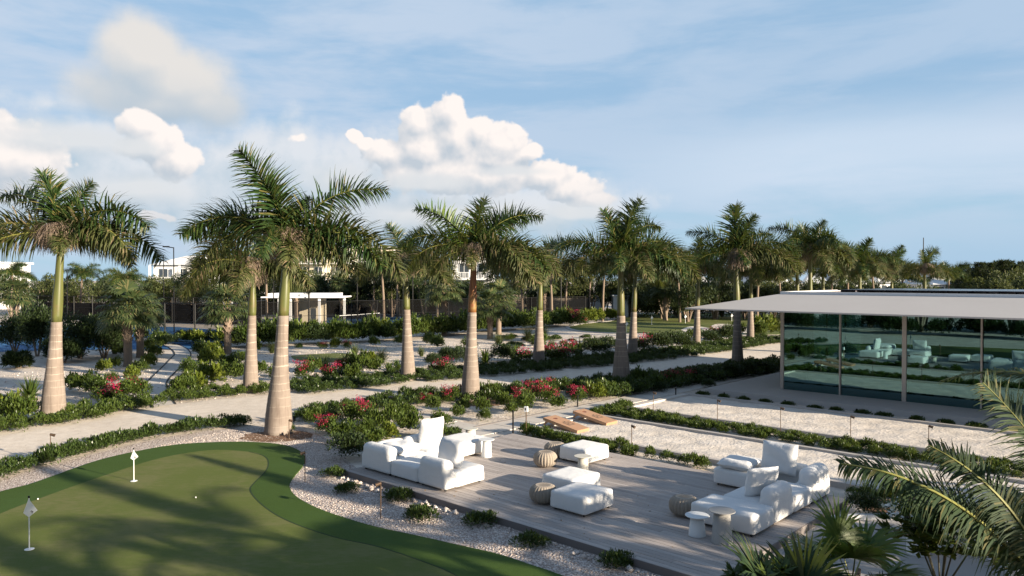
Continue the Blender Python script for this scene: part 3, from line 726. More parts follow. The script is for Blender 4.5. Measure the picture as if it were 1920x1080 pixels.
for (px, py, h, lb) in ((1222, 609, 1.0, 'flag near the left end of the far green, by the row of mats'), (1175, 622, 1.0, 'flag at the near edge of the far green between two palm trunks'), (1258, 596, .8, 'flag at the back of the far green, middle'),
                        (1285, 606, 1.0, 'flag in the middle of the far green by the bunker'), (1322, 596, 1.0, 'flag at the back of the far green right of the palm trunk'), (1372, 602, .9, 'flag behind the right bunker of the far green')):
    x, y = G(px, py, .03); flag(x, y, .03, h, lb, None, .30, grp='flags on the far green', full=False)

# ---------------------------------------------------------------- path lamps
def lamp(px, py, h, lb, style='spot', z=0.0, rz=None, grp='stake lamps in the garden', uvp=None):
    x, y = W(*uvp) if uvp else G(px, py, z)
    e = empty('path_lamp', (x, y, z), rz if rz is not None else random.uniform(-1, 1), label=lb, cat='lamp', group=grp)
    if style == 'spot':
        m_ = MB(); m_.lathe([(.011, 0), (.011, h)], 8); m_.build('stake', M['bronze'], e)
        m_ = MB(); m_.tube((-.01, 0, h), (.10, 0, h-.035), .032, 10, r2=.04); m_.tube((.10, 0, h-.035), (.112, 0, h-.039), .045, 10); m_.build('lamp_head', M['bronze'], e)
    elif style == 'hat':
        m_ = MB(); m_.lathe([(.012, 0), (.012, h)], 8); m_.build('stake', M['black'], e)
        m_ = MB(); m_.lathe([(.03, h-.05), (.11, h-.02), (.09, h), (.02, h+.025)], 16); m_.build('lamp_head', M['black'], e)
    elif style == 'bollard':
        m_ = MB(); m_.lathe([(.028, 0), (.028, h)], 10); m_.build('post', M['black'], e)
        m_ = MB(); m_.lathe([(.034, h-.07), (.034, h)], 10); m_.build('lamp_head', M['black'], e)
for i, (px, py, h, lb) in enumerate(((95, 867, .80, 'stake lamp by the hedge at the far left of the road'), (542, 826, .66, 'stake lamp standing in front of the big palm trunk'), (572, 905, .78, 'stake lamp at the tip of the green'),
                     (714, 973, .78, 'stake lamp on the gravel in front of the left sofa'))): lamp(px, py, h, lb, rz=R(200) if i > 1 else R(10))
for i, (px, uu) in enumerate(((1262, -15.4), (1381, -12.75), (1506, -10.45), (1651, -8.2), (1826, -6.0))):
    lamp(px, 0, .88, ['first stake lamp from the left', 'second stake lamp from the left', 'third stake lamp from the left', 'fourth stake lamp from the left', 'rightmost stake lamp'][i]+' in the planting between the two bocce courts', uvp=(uu, 24.3), rz=GR+R(10))
lamp(0, 0, .80, 'stake lamp between the deck and the toss boards', uvp=(-12.6, 18.7), rz=GR)
lamp(733, 768, .52, 'small black hat lamp in the bed beside the road', 'hat')
lamp(0, 0, .85, 'thin black bollard light at the far left corner of the deck', 'bollard', uvp=(-16.75, 17.95))
lamp(1083, 764, .5, 'thin black bollard light among bougainvillea beside the paved walk', 'bollard')
lamp(1267, 745, .42, 'thin black bollard light beside the walk near the pavilion', 'bollard')
for i, (px, py) in enumerate(((457, 797), (551, 792), (1358, 745), (1472, 760), (1606, 777), (1761, 800))):
    lamp(px, py, .22, ['stub light in the hedge left of the big palm', 'stub light right of the big palm', 'stub light by the left corner of the terrace', 'second stub light along the terrace', 'third stub light along the terrace', 'fourth stub light along the terrace'][i], 'bollard')
e = empty('card_post', (*W(-16.35, 18.15), 0), GR+R(20), label='thin bronze post with a small white box on top at the back of the deck', cat='post')
m_ = MB(); m_.lathe([(.018, 0), (.018, .86)], 8); m_.build('post', M['bronze'], e)
m_ = MB(); m_.box(-.055, .055, -.045, .045, .83, 1.0); b_ = m_.build('white_box', M['white'], e)
m_ = MB(); m_.box(-.02, .015, -.048, -.0455, .88, .96); m_.build('dark_slot', M['black'], b_)

# ---------------------------------------------------------------- stones
def stones(name, pts, smin, smax, seed):
    g = np.random.default_rng(seed); n = len(pts)
    o_ = np.array([(1, 0, 0), (-1, 0, 0), (0, 1, 0), (0, -1, 0), (0, 0, 1), (0, 0, -1)], float)
    V = o_[None]*g.uniform(.55, 1.25, (n, 6, 1)); s = smin+(smax-smin)*g.random(n)**3
    a = g.uniform(0, 6.28, n); ca, sa = np.cos(a)[:, None], np.sin(a)[:, None]
    X = V[..., 0]*ca-V[..., 1]*sa; Y = V[..., 0]*sa+V[..., 1]*ca; Z = V[..., 2]*.7+V[..., 0]*.25
    V = np.stack([X, Y, Z], -1)*s[:, None, None]; V[..., 0] += pts[:, 0, None]; V[..., 1] += pts[:, 1, None]; V[..., 2] += (s*.32)[:, None]
    tri = np.array([(0, 2, 4), (2, 1, 4), (1, 3, 4), (3, 0, 4), (2, 0, 5), (1, 2, 5), (3, 1, 5), (0, 3, 5)])
    I = (np.arange(n)[:, None, None]*6+tri[None]).reshape(-1, 3)
    me = bpy.data.meshes.new(name); me.vertices.add(n*6); me.vertices.foreach_set('co', V.reshape(-1).astype(np.float32))
    me.loops.add(len(I)*3); me.loops.foreach_set('vertex_index', I.reshape(-1).astype(np.int32)); me.polygons.add(len(I)); me.polygons.foreach_set('loop_start', np.arange(0, len(I)*3, 3, dtype=np.int32))
    me.materials.append(M['stone']); me.update(); me.validate()
    return link(name, me)
def inside(P, poly):
    x, y = P[:, 0], P[:, 1]; c = np.zeros(len(P), bool); n = len(poly)
    for i in range(n):
        x1, y1 = poly[i]; x2, y2 = poly[(i+1) % n]
        if y1 == y2: continue
        k = ((y1 > y) != (y2 > y)) & (x < (x2-x1)*(y-y1)/(y2-y1)+x1); c ^= k
    return c
def scatter(poly, n, g=rng):
    P_ = np.array(poly); lo, hi_ = P_.min(0), P_.max(0); out = []
    tot = 0
    while tot < n:
        q = g.uniform(lo, hi_, (n*3, 2)); q = q[inside(q, poly)]; out.append(q); tot += len(q)
        if len(q) == 0: break
    return np.concatenate(out)[:n]
gpoly = [G(*p) for p in ((0, 925), (150, 880), (300, 835), (430, 806), (560, 806), (640, 840), (668, 884), (960, 982), (1250, 1086), (1400, 1150), (1200, 1200), (-100, 1200))]
op = GL(outer, .03)+[G(1250, 1700), G(-700, 1900)]
q = scatter(gpoly, 60000); q = q[~inside(q, op)]
tag(stones('gravel_stones', q[:34000], .006, .026, 3), kind='stuff', label='loose pinkish white coral gravel around the green')
edge = []
for i in range(240):
    k = random.random(); u_ = -16.4+10*k; v_ = 11.24-abs(random.gauss(0, .12))-.04; edge.append(W(u_, v_))
tag(stones('edge_rocks', np.array(edge), .03, .10, 4), kind='stuff', label='larger coral rocks lying along the deck edge')
bedpoly = [G(*p) for p in ((0, 700), (300, 690), (700, 640), (1070, 640), (1100, 660), (700, 715), (300, 760), (0, 800))]
q = scatter(bedpoly, 7000)
tag(stones('bed_stones', q, .012, .06, 6), kind='stuff', label='small pale rocks scattered over the sandy beds')
for i, (px, py, s) in enumerate(((1073, 1021, .10), (1083, 1038, .07), (1008, 998, .06), (838, 965, .05), (855, 954, .06), (700, 914, .05))):
    x, y = G(px, py); o = stones('coral_rock', np.array([(x, y)]), s, s+.001, 60+i); me = o.data
    bm = bmesh.new(); bm.from_mesh(me); bmesh.ops.subdivide_edges(bm, edges=bm.edges[:], cuts=2, use_grid_fill=True)
    for v_ in bm.verts: v_.co += Vector((random.uniform(-1, 1), random.uniform(-1, 1), random.uniform(-1, 1)))*s*.1
    bm.to_mesh(me); bm.free()
    tag(o, ['large pale rock on the gravel right of the low shrub', 'pale rock just in front of the largest one', 'pale rock beside the deck edge behind a low shrub', 'small rock in front of the deck edge', 'small rock touching the deck edge', 'small rock by the stake lamp'][i], 'rock')
for i, (px, py) in enumerate(((71, 937), (367, 934))):
    x, y = G(px, py, .034); m_ = MB(); m_.lathe([(.004, 0), (.012, .003), (.018, .017), (.012, .031), (.004, .035)], 12)
    tag(m_.build('golf_ball', M['water_ball'], None, True, (x, y, .036)), 'white golf ball lying on the near putting green', 'golf ball', 'golf balls on the near green')

# ---------------------------------------------------------------- shrubs
def shrub_quads(r, h, n, L, wd, seed, up=.4, lump=5, hollow=.45):
    """lumpy dome of leaves, origin on the ground"""
    g = np.random.default_rng(seed)
    cs = []; 
    for i in range(lump):
        a = g.uniform(0, 6.28); d = r*.55*math.sqrt(g.random()); cs.append((d*math.cos(a), d*math.sin(a), h*g.uniform(.16, .56), g.uniform(.42, .62)))
    cs = np.array(cs); k = g.integers(0, lump, n); c = cs[k]
    D = unit(g.normal(size=(n, 3))); D[:, 2] = np.abs(D[:, 2])*1.0-.25*(g.random(n))
    rad = (hollow+(1-hollow)*g.random(n)**.5)[:, None]
    P_ = c[:, :3]+D*rad*np.stack([c[:, 3]*r, c[:, 3]*r, c[:, 3]*h], 1)
    P_[:, 2] = np.maximum(P_[:, 2], .01)
    dr = unit(D+np.array([0, 0, up])+.55*g.normal(size=(n, 3)))
    return leaves(P_, dr, L*g.uniform(.7, 1.25, n), wd*g.uniform(.8, 1.2, n), g)
def flowers_quads(r, h, n, nc, seed, s=.05):
    g = np.random.default_rng(seed); D = unit(g.normal(size=(nc, 3))); D[:, 2] = np.abs(D[:, 2])+.35; D = unit(D)
    c = D*np.array([r*.85, r*.85, h*.62])+np.array([0, 0, h*.42]); k = g.integers(0, nc, n)
    P_ = c[k]+g.normal(size=(n, 3))*np.array([.09, .09, .06])*r/.5
    return leaves(P_, unit(g.normal(size=(n, 3))+np.array([0, 0, .4])), s*g.uniform(.7, 1.3, n), s*.9, g)
def blades(n, L, wd, seed, spread=.5, droop=.6, seg=3):
    g = np.random.default_rng(seed); out = []
    a = g.uniform(0, 6.28, n); tilt = g.uniform(.05, spread, n)*1.4; l = L*g.uniform(.6, 1.1, n)
    px = g.normal(size=n)*.05*L; py = g.normal(size=n)*.05*L
    P_ = np.stack([px, py, np.zeros(n)], 1); side = np.stack([-np.sin(a), np.cos(a), np.zeros(n)], 1)
    for s in range(seg):
        th = tilt+droop*1.5*(s/seg)**1.2
        D = np.stack([np.sin(th)*np.cos(a), np.sin(th)*np.sin(a), np.cos(th)], 1)
        Q = P_+D*(l/seg)[:, None]; w0 = wd*(1-s/seg)**.7; w1 = wd*(1-(s+1)/seg)**.7+.001
        out.append(np.stack([P_-side*w0/2, P_+side*w0/2, Q+side*w1/2, Q-side*w1/2], 1)); P_ = Q
    return np.concatenate(out)
KIND = {}
def make_kind(key, name, cat, q, m_, flower=None):
    """first of a kind; kept aside until it is first placed"""
    fm = quads(name+'_foliage', q, m_)
    e = link(name, None); f = link('foliage', fm, e)
    if flower is not None: tag(link('flowers', quads(name+'_flowers', flower, M['flower']), e), kind='stuff')
    KIND[key] = [e, cat, 0]
def put(key, x, y, s=1.0, label=None, group=None, z=0.0, sz=None):
    e, cat, n = KIND[key]
    o = e if n == 0 else copy_tree(e)
    KIND[key][2] += 1
    o.location = (x, y, z); o.rotation_euler = (0, 0, random.uniform(0, 6.28)); k = s*random.uniform(.9, 1.12)
    o.scale = (k, k, (sz or s)*random.uniform(.88, 1.15)); tag(o, label, cat, group); return o
make_kind('mat', 'low_shrub', 'shrub', shrub_quads(.36, .20, 900, .075, .03, 1, .5, 7), M['cover'])
make_kind('round', 'round_shrub', 'shrub', shrub_quads(.5, .75, 2000, .085, .035, 2, .4, 9), M['mid'])
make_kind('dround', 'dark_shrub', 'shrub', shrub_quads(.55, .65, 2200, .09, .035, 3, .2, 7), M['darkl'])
make_kind('lime', 'lime_shrub', 'shrub', shrub_quads(.5, .75, 850, .15, .085, 4, .7, 9, .3), M['lime'])
make_kind('green', 'broadleaf_shrub', 'shrub', shrub_quads(.5, .8, 1000, .14, .06, 5, .8, 9, .3), M['mid'])
make_kind('boug', 'bougainvillea', 'bougainvillea', shrub_quads(.55, .8, 1300, .085, .055, 6, .6, 9, .3), M['mid'], flowers_quads(.55, .8, 280, 7, 7))
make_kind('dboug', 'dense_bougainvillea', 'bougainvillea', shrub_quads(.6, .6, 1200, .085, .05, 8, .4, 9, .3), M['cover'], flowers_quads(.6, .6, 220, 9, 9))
make_kind('grass', 'grass_tuft', 'ornamental grass', blades(260, .75, .016, 10, .75, .7), M['grass'])
make_kind('agave', 'spiky_plant', 'plant', blades(70, .6, .06, 11, .9, .35), M['mid'])
SH = shrub_quads(.36, .42, 420, .095, .04, 21, .5, 6), shrub_quads(.36, .38, 420, .09, .04, 22, .5, 6)
def cover(name, pts, s, label, m_, base=None, jz=.25):
    base = base or SH; out = []
    for i, (x, y) in enumerate(pts):
        q = base[i % len(base)]; a = random.uniform(0, 6.28); k = s*random.uniform(.8, 1.2); kz = s*random.uniform(1-jz, 1+jz)
        c_, s_ = math.cos(a), math.sin(a); v_ = q.copy()
        v_[..., 0] = (q[..., 0]*c_-q[..., 1]*s_)*k+x; v_[..., 1] = (q[..., 0]*s_+q[..., 1]*c_)*k+y; v_[..., 2] = q[..., 2]*kz
        out.append(v_)
    return tag(link(name, quads(name, np.concatenate(out), m_)), label, kind='stuff')
def along(line, sp, rows, wd, gap=0.0):
    pts = []; L = [Vector(p) for p in line]
    for i in range(len(L)-1):
        a, b = L[i], L[i+1]; d = (b-a).length; n = max(1, int(d/sp)); nr = Vector((-(b-a).y, (b-a).x)).normalized()
        for k in range(n):
            for r_ in range(rows):
                if random.random() < gap: continue
                p = a.lerp(b, (k+random.random())/n)+nr*((r_+.5)/rows-.5)*wd+nr*random.gauss(0, .06); pts.append((p.x, p.y))
    return pts
GP = lambda *p: [G(a, b) for a, b in p]
cover('hedge_cover', along(GP((-60, 915), (0, 895), (100, 866), (200, 838), (300, 816), (400, 803), (470, 796)), .30, 2, .42), .95, 'low glossy hedge running between the gravel road and the putting green', M['cover'])
cover('ground_cover', along(GP((-40, 812), (60, 797), (130, 787), (200, 772), (282, 758)), .42, 4, 2.0), 1.05, 'low green ground cover on the far side of the road at left', M['mid'])
cover('ground_cover', along(GP((325, 752), (400, 742), (505, 735)), .42, 3, 1.5), .95, 'low green ground cover between the garden path and the palms', M['mid'])
cover('ground_cover', along(GP((545, 733), (693, 717), (780, 709), (867, 703), (980, 692), (1120, 681), (1250, 667), (1350, 653), (1457, 636)), .45, 6, 3.6, .1), .95, 'low dark ground cover along the far side of the road', M['cover'])
cover('ground_cover', along(GP((705, 766), (780, 753), (880, 749), (972, 738), (1090, 728), (1190, 719), (1265, 711), (1375, 698), (1460, 684)), .45, 4, 1.7, .08), 1.15, 'low dark ground cover along the near side of the road', M['cover'])
cover('ground_cover', along([W(-19.8, 26), W(-19.2, 34), W(-18.4, 40), W(-17.2, 40)], .5, 4, 2.2, .05), 1.3, 'dark planting between the road and the pavilion terrace', M['cover'])
cover('ground_cover', along([W(-16.9, 23.5), W(-3, 23.5)], .26, 3, 1.15, .08), .66, 'leafy green strip between the two bocce courts', M['mid'])
cover('ground_cover', along([W(-16.9, 22.2), W(-17.1, 25.2)], .3, 2, .4, .1), .8, 'green planting at the left ends of the bocce courts', M['mid'])
cover('ground_cover', along([W(-16.7, 18.4), W(-12.4, 18.4)], .28, 2, .6, .05)+along([W(-12.4, 18.4), W(-8, 18.4)], .55, 2, .5, .35)+along([W(-6.2, 18.45), W(-5.2, 18.45)], .35, 2, .5, .1), .80, 'green strip between the deck and the near bocce court', M['mid'])
cover('ground_cover', along(GP((560, 790), (600, 778), (650, 770), (700, 768)), .4, 2, .9), 1.1, 'low green ground cover right of the big palm trunk', M['cover'])
LB = lambda *a: a
# distinct shrubs, by the bed they stand in
for i, (px, py, s) in enumerate(((628, 892, 1), (651, 921, 1), (745, 938, 1.1), (788, 972, 1.1), (905, 981, 1.15), (998, 1022, 1), (1155, 1060, 1.15))):
    x, y = G(px, py); put('mat', x, y, s, ['leftmost low dark shrub on the gravel', 'second low dark shrub from the left on the gravel', 'low dark shrub right of the stake lamp on the gravel', 'fourth low dark shrub from the left on the gravel', 'low dark shrub against the deck edge', 'low dark shrub between the turf and the deck, sixth from the left', 'low dark shrub nearest the camera on the gravel'][i], 'low shrubs on the gravel')
for i, u_ in enumerate(np.arange(-16.3, -3.5, .95)): x, y = W(u_+random.uniform(-.15, .15), 29.75); put('mat', x, y, .95, 'low dark shrub in the row along the foot of the terrace slab', 'low shrubs along the terrace')
x, y = G(655, 862); put('dround', x, y, 1.15, 'dark round shrub behind the left corner of the sofa', None)
x, y = G(540, 812); put('round', x, y, .5, 'small bright round shrub at the foot of the big palm')
NB = 'shrubs beside the left sofa'
for px, py, k, s in ((585, 800, 'green', .8), (612, 812, 'boug', .8), (640, 830, 'green', .9), (668, 800, 'boug', 1.05), (680, 825, 'round', .9), (705, 812, 'green', 1), (735, 800, 'green', 1), (760, 785, 'green', .8), (730, 825, 'lime', .8), (765, 815, 'green', .9), (700, 840, 'green', .8), (830, 806, 'round', .9), (815, 825, 'green', .8), (845, 816, 'mat', 1.2), (650, 785, 'green', .8), (625, 795, 'round', .7)):
    x, y = G(px, py); put(k, x, y, s, {'boug': 'magenta flowering bush in the clump left of the left sofa', 'green': 'leafy green bush in the clump left of the left sofa', 'round': 'fine leaved round bush in the clump left of the left sofa', 'lime': 'lime green bush in the clump left of the left sofa', 'mat': 'low spreading bush beside the cream table behind the sofa'}[k], NB if k not in ('lime', 'mat') else None)
BB = 'shrubs between the road and the paved walk'
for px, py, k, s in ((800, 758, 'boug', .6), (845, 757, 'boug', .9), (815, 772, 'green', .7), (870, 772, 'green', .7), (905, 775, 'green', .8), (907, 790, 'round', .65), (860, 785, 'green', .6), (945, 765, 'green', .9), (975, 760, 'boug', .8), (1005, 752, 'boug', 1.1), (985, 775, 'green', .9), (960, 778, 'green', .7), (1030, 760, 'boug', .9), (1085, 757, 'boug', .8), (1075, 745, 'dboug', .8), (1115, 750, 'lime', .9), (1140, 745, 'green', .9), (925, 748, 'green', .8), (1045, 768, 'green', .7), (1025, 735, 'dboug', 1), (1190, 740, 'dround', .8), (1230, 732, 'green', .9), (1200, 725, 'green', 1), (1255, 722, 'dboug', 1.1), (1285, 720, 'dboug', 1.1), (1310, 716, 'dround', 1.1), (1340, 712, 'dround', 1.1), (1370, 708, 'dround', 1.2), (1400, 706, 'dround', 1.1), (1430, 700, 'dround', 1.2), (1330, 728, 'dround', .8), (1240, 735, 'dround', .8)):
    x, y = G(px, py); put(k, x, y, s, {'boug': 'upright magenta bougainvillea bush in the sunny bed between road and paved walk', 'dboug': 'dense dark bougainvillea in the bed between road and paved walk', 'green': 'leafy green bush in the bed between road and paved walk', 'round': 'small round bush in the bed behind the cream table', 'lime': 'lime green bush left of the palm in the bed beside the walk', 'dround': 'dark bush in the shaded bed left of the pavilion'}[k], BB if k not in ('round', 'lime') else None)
LG = 'shrubs in the sandy garden at left'
for px, py, k, s in [(a_, b_, c_, d_*1.22) for a_, b_, c_, d_ in ((230, 752, 'boug', 1.1), (200, 760, 'boug', .9), (255, 748, 'green', 1), (195, 700, 'lime', .75), (215, 692, 'green', .7), (140, 733, 'lime', .8), (160, 738, 'green', 1), (55, 750, 'agave', 1.6), (205, 722, 'round', .7), (245, 715, 'lime', .8), (262, 700, 'green', .8), (278, 690, 'lime', .8), (290, 672, 'green', .9), (275, 660, 'green', 1), (300, 655, 'green', 1), (225, 668, 'green', .8), (10, 790, 'lime', 1), (40, 792, 'green', 1), (180, 745, 'green', .9), (365, 735, 'lime', 1.1), (345, 730, 'round', 1), (395, 722, 'lime', 1.2), (420, 712, 'green', 1), (360, 705, 'round', 1), (385, 690, 'lime', 1.1), (410, 683, 'lime', 1), (430, 695, 'green', 1), (375, 670, 'green', 1.1), (400, 665, 'lime', 1), (445, 715, 'green', .9), (340, 742, 'green', .9), (455, 700, 'agave', 1.2), (485, 705, 'green', .9), (480, 660, 'lime', 1), (510, 662, 'grass', 1.2), (455, 680, 'green', .8), (500, 645, 'lime', 1.1), (520, 715, 'green', .9))]:
    x, y = G(px, py); put(k, x, y, s, {'boug': 'magenta bougainvillea by the road left of the garden path', 'green': 'leafy green shrub in the sandy garden beside the curved path', 'lime': 'bright lime green shrub in the sandy garden beside the curved path', 'round': 'round fine leaved shrub in the sandy garden beside the curved path', 'agave': 'spiky dark plant in the sandy garden at left', 'grass': 'grass tuft behind the big palm trunk'}[k], LG if k != 'grass' else None)
MG = 'shrubs in the sandy bed beyond the road'
for px, py, k, s in [(a_, b_, c_, d_*1.15) for a_, b_, c_, d_ in ((610, 698, 'grass', 1.5), (715, 680, 'grass', 1.6), (665, 664, 'grass', 1.1), (790, 668, 'grass', 1), (570, 712, 'boug', 1), (625, 712, 'dboug', 1.1), (640, 700, 'boug', .8), (590, 700, 'green', .9), (670, 700, 'green', 1.2), (700, 700, 'green', 1), (730, 702, 'agave', 1.4), (745, 695, 'agave', 1.3), (660, 715, 'green', .9), (560, 655, 'round', .6), (605, 655, 'boug', .7), (630, 655, 'lime', .9), (650, 655, 'boug', .7), (700, 650, 'green', .8), (750, 648, 'green', .9), (805, 650, 'green', 1.2), (820, 655, 'green', 1), (690, 690, 'lime', 1), (815, 688, 'dround', 1.2), (845, 684, 'dround', 1.4), (870, 680, 'dround', 1.4), (910, 680, 'agave', 1.6), (940, 678, 'dround', 1.5), (965, 675, 'agave', 1.7), (835, 700, 'dboug', 1), (985, 678, 'dboug', 1.2), (1040, 680, 'dboug', 1.5), (1065, 672, 'dboug', 1.4), (1085, 668, 'agave', 1.8), (1120, 668, 'dround', 1.7), (1140, 660, 'dround', 1.6), (1025, 668, 'agave', 1.6), (1098, 655, 'grass', 1.2), (1035, 655, 'grass', 1.1), (935, 645, 'grass', 1.5), (990, 640, 'grass', 1.8), (1018, 632, 'grass', 1.8), (1205, 660, 'dboug', 1.6), (1235, 658, 'dround', 1.6), (1260, 652, 'dround', 1.7), (1280, 655, 'dround', 1.5), (1330, 645, 'dround', 1.6), (1360, 640, 'dround', 1.7), (1340, 636, 'dboug', 1.5), (1430, 630, 'lime', 1.8), (1445, 628, 'lime', 1.8), (1420, 634, 'green', 1.6), (1385, 632, 'green', 1.4), (1300, 640, 'green', 1.2), (1220, 638, 'lime', .8), (955, 640, 'round', .9), (880, 655, 'green', 1), (1080, 612, 'boug', 1.8), (1094, 609, 'boug', 1.0), (1010, 650, 'green', 1.2))]:
    x, y = G(px, py); put(k, x, y, s, {'boug': 'magenta flowering bush in the sandy bed beyond the road', 'dboug': 'dense dark bush with red flowers along the shaded far side of the road', 'green': 'leafy green shrub in the sandy bed beyond the road', 'lime': 'lime green shrub in the sandy bed beyond the road', 'round': 'round fine shrub in the sandy bed beyond the road', 'agave': 'spiky dark green plant on the far side of the road', 'grass': 'feathery ornamental grass in the sandy bed beyond the road', 'dround': 'dark round shrub along the shaded far side of the road'}[k], MG)
for i in range(34):
    px = random.uniform(930, 1160); py = random.uniform(632, 655); x, y = G(px, py); put('mat', x, y, random.uniform(.9, 1.5), 'low green mat plant dotted over the sand in front of the far green', 'mat plants before the far green')
# hedge below the tennis fence
HG = 'tall leafy shrubs of the hedge along the tennis fence'
hl = GP((430, 652), (560, 645), (700, 640), (800, 632), (900, 622), (1000, 616), (1060, 610))
for i, (x, y) in enumerate(along(hl, .85, 2, 1.6)):
    put(('green', 'lime', 'green', 'round')[i % 4] if i % 7 else 'dround', x, y, random.uniform(1.9, 2.5), 'tall leafy shrub in the hedge along the tennis fence', HG)
for i, (px, py, k) in enumerate(((265, 640, 'green'), (300, 645, 'green'), (322, 646, 'dround'), (350, 644, 'lime'), (372, 646, 'lime'), (398, 645, 'green'), (416, 648, 'round'), (345, 640, 'dround'))):
    x, y = G(px, py); put(k, x, y, 1.5, 'shrub at the foot of the left tennis court fence beyond the curved path', 'shrubs before the left tennis court')
for i, (px, py) in enumerate(((1120, 604), (1100, 600), (1140, 600), (1155, 600), (1105, 607), (1070, 603), (1060, 607))):
    x, y = G(px, py); put('lime', x, y, 1.9, 'bright shrub where the tennis fence meets the far green', 'bright shrubs by the far green')

# ---------------------------------------------------------------- palms
def frond_mesh(name, th0, bend, L=3.6, ll=1.15, n=58, seed=0, plumose=.8, sag=.6, twist=0.0, lm='frond', wdt=.06, stalk=.08):
    """feather leaf growing along +x, tilted up by th0 degrees and bending over"""
    g = np.random.default_rng(seed); N = 24
    pts = [np.zeros(3)]; th = []
    for i in range(N):
        a = R(th0)-R(bend)*((i+.5)/N)**1.15; th.append(a); pts.append(pts[-1]+np.array([math.cos(a), 0, math.sin(a)])*L/N)
    pts = np.array(pts); th.append(th[-1]); th = np.array(th)
    s = stalk+(1-stalk)*(np.arange(n)+.5)/n; s = np.repeat(s, 4); sd_ = np.tile([1, -1, 1, -1], n); lv = np.tile([0, 0, 1, 1], n)
    s = s+g.normal(size=len(s))*.004
    f = np.clip(s, 0, .999)*N; i0 = f.astype(int); fr_ = (f-i0)[:, None]
    P_ = pts[i0]*(1-fr_)+pts[i0+1]*fr_; a = th[i0]
    tan = np.stack([np.cos(a), 0*a, np.sin(a)], 1); nrm = np.stack([-np.sin(a), 0*a, np.cos(a)], 1); lat = (np.array([0, 1.0, 0])[None]*math.cos(twist)+nrm*math.sin(twist))*sd_[:, None]; nrm = nrm*math.cos(twist)-np.array([0, 1.0, 0])[None]*math.sin(twist)
    prof = (np.sin(np.pi*np.clip(s, 0, 1)**.75)**.5*.8+.25)*(1-.3*s)
    l = ll*prof*g.uniform(.8, 1.1, len(s))
    el_ = np.where(lv == 1, plumose, -plumose*.85)+g.normal(size=len(s))*(.12+.3*plumose)
    D = unit(lat*np.cos(el_)[:, None]+nrm*np.sin(el_)[:, None]+tan*(.42+.35*s[:, None]**2)+.06*g.normal(size=P_.shape))
    out = []; seg = 3; side = unit(np.cross(D, nrm)); w0 = wdt
    Q = P_
    for k in range(seg):
        D = unit(D+np.array([0, 0, -1.0])*sag*(.08+k*.42)*g.uniform(.6, 1.2, len(s))[:, None])
        Q2 = Q+D*(l/seg)[:, None]; wa = w0*(1, .95, .6)[k]; wb = w0*(.95, .6, .06)[k]
        out.append(np.stack([Q-side*wa/2, Q+side*wa/2, Q2+side*wb/2, Q2-side*wb/2], 1)); Q = Q2
    # keep each leaflet one island: interleave and weld-free (one island per segment is enough)
    V4 = np.concatenate(out); mi = [0]*len(V4)
    rq = []
    for i in range(N):
        r0 = .035*(1-i/N)+.008; r1 = .035*(1-(i+1)/N)+.008; p, q = pts[i], pts[i+1]
        for (dy, dz, ey, ez_) in ((-1, 0, 0, 1), (0, 1, 1, 0), (1, 0, 0, -1), (0, -1, -1, 0)):
            o1 = np.array([0, dy, dz]); o2 = np.array([0, ey, ez_]); rq.append([p+o1*r0, q+o1*r1, q+o2*r1, p+o2*r0])
    V4 = np.concatenate([V4, np.array(rq)]); mi += [1]*len(rq)
    return quads(name, V4, [M[lm], M['rachis']], mi)
FR = {}
for key, th0, bend, L, sag, lm, ns in (('A', 79, 34, 2.75, .26, 'frond', 2), ('B', 62, 76, 3.6, .46, 'frond', 2), ('C', 44, 88, 3.6, .6, 'frond', 2), ('D', 24, 84, 3.5, .62, 'frond', 2),
                                   ('E', 10, 74, 3.1, .7, 'frond_old', 2), ('F', 30, 100, 3.6, .66, 'frond_old', 2), ('Y', 62, 56, 3.4, .35, 'frond_lit', 1), ('X', -45, 38, 2.4, 1.0, 'frond_old', 1)):
    FR[key] = [frond_mesh('palm_frond_'+key, th0, bend, L, seed=50+i+ord(key), sag=sag, lm=lm) for i in range(ns)]
def tassel_mesh(seed):
    g = np.random.default_rng(seed); n = 420; a = g.uniform(0, 6.28, n)
    P_ = np.stack([.12*np.cos(a), .12*np.sin(a), g.uniform(-.1, .35, n)], 1); out = []; rad = g.uniform(.15, .55, n)
    D = unit(np.stack([np.cos(a)*rad*2, np.sin(a)*rad*2, g.uniform(-.2, .5, n)], 1)); side = np.stack([-np.sin(a), np.cos(a), 0*a], 1); l = g.uniform(.25, .42, n)
    for k in range(4):
        D = unit(D+np.array([0, 0, -.75])+.18*g.normal(size=D.shape)); Q = P_+D*l[:, None]
        out.append(np.stack([P_-side*.011, P_+side*.011, Q+side*.007, Q-side*.007], 1)); P_ = Q
    return quads('palm_tassel', np.concatenate(out), M['tassel'])
TS = [tassel_mesh(1), tassel_mesh(2)]
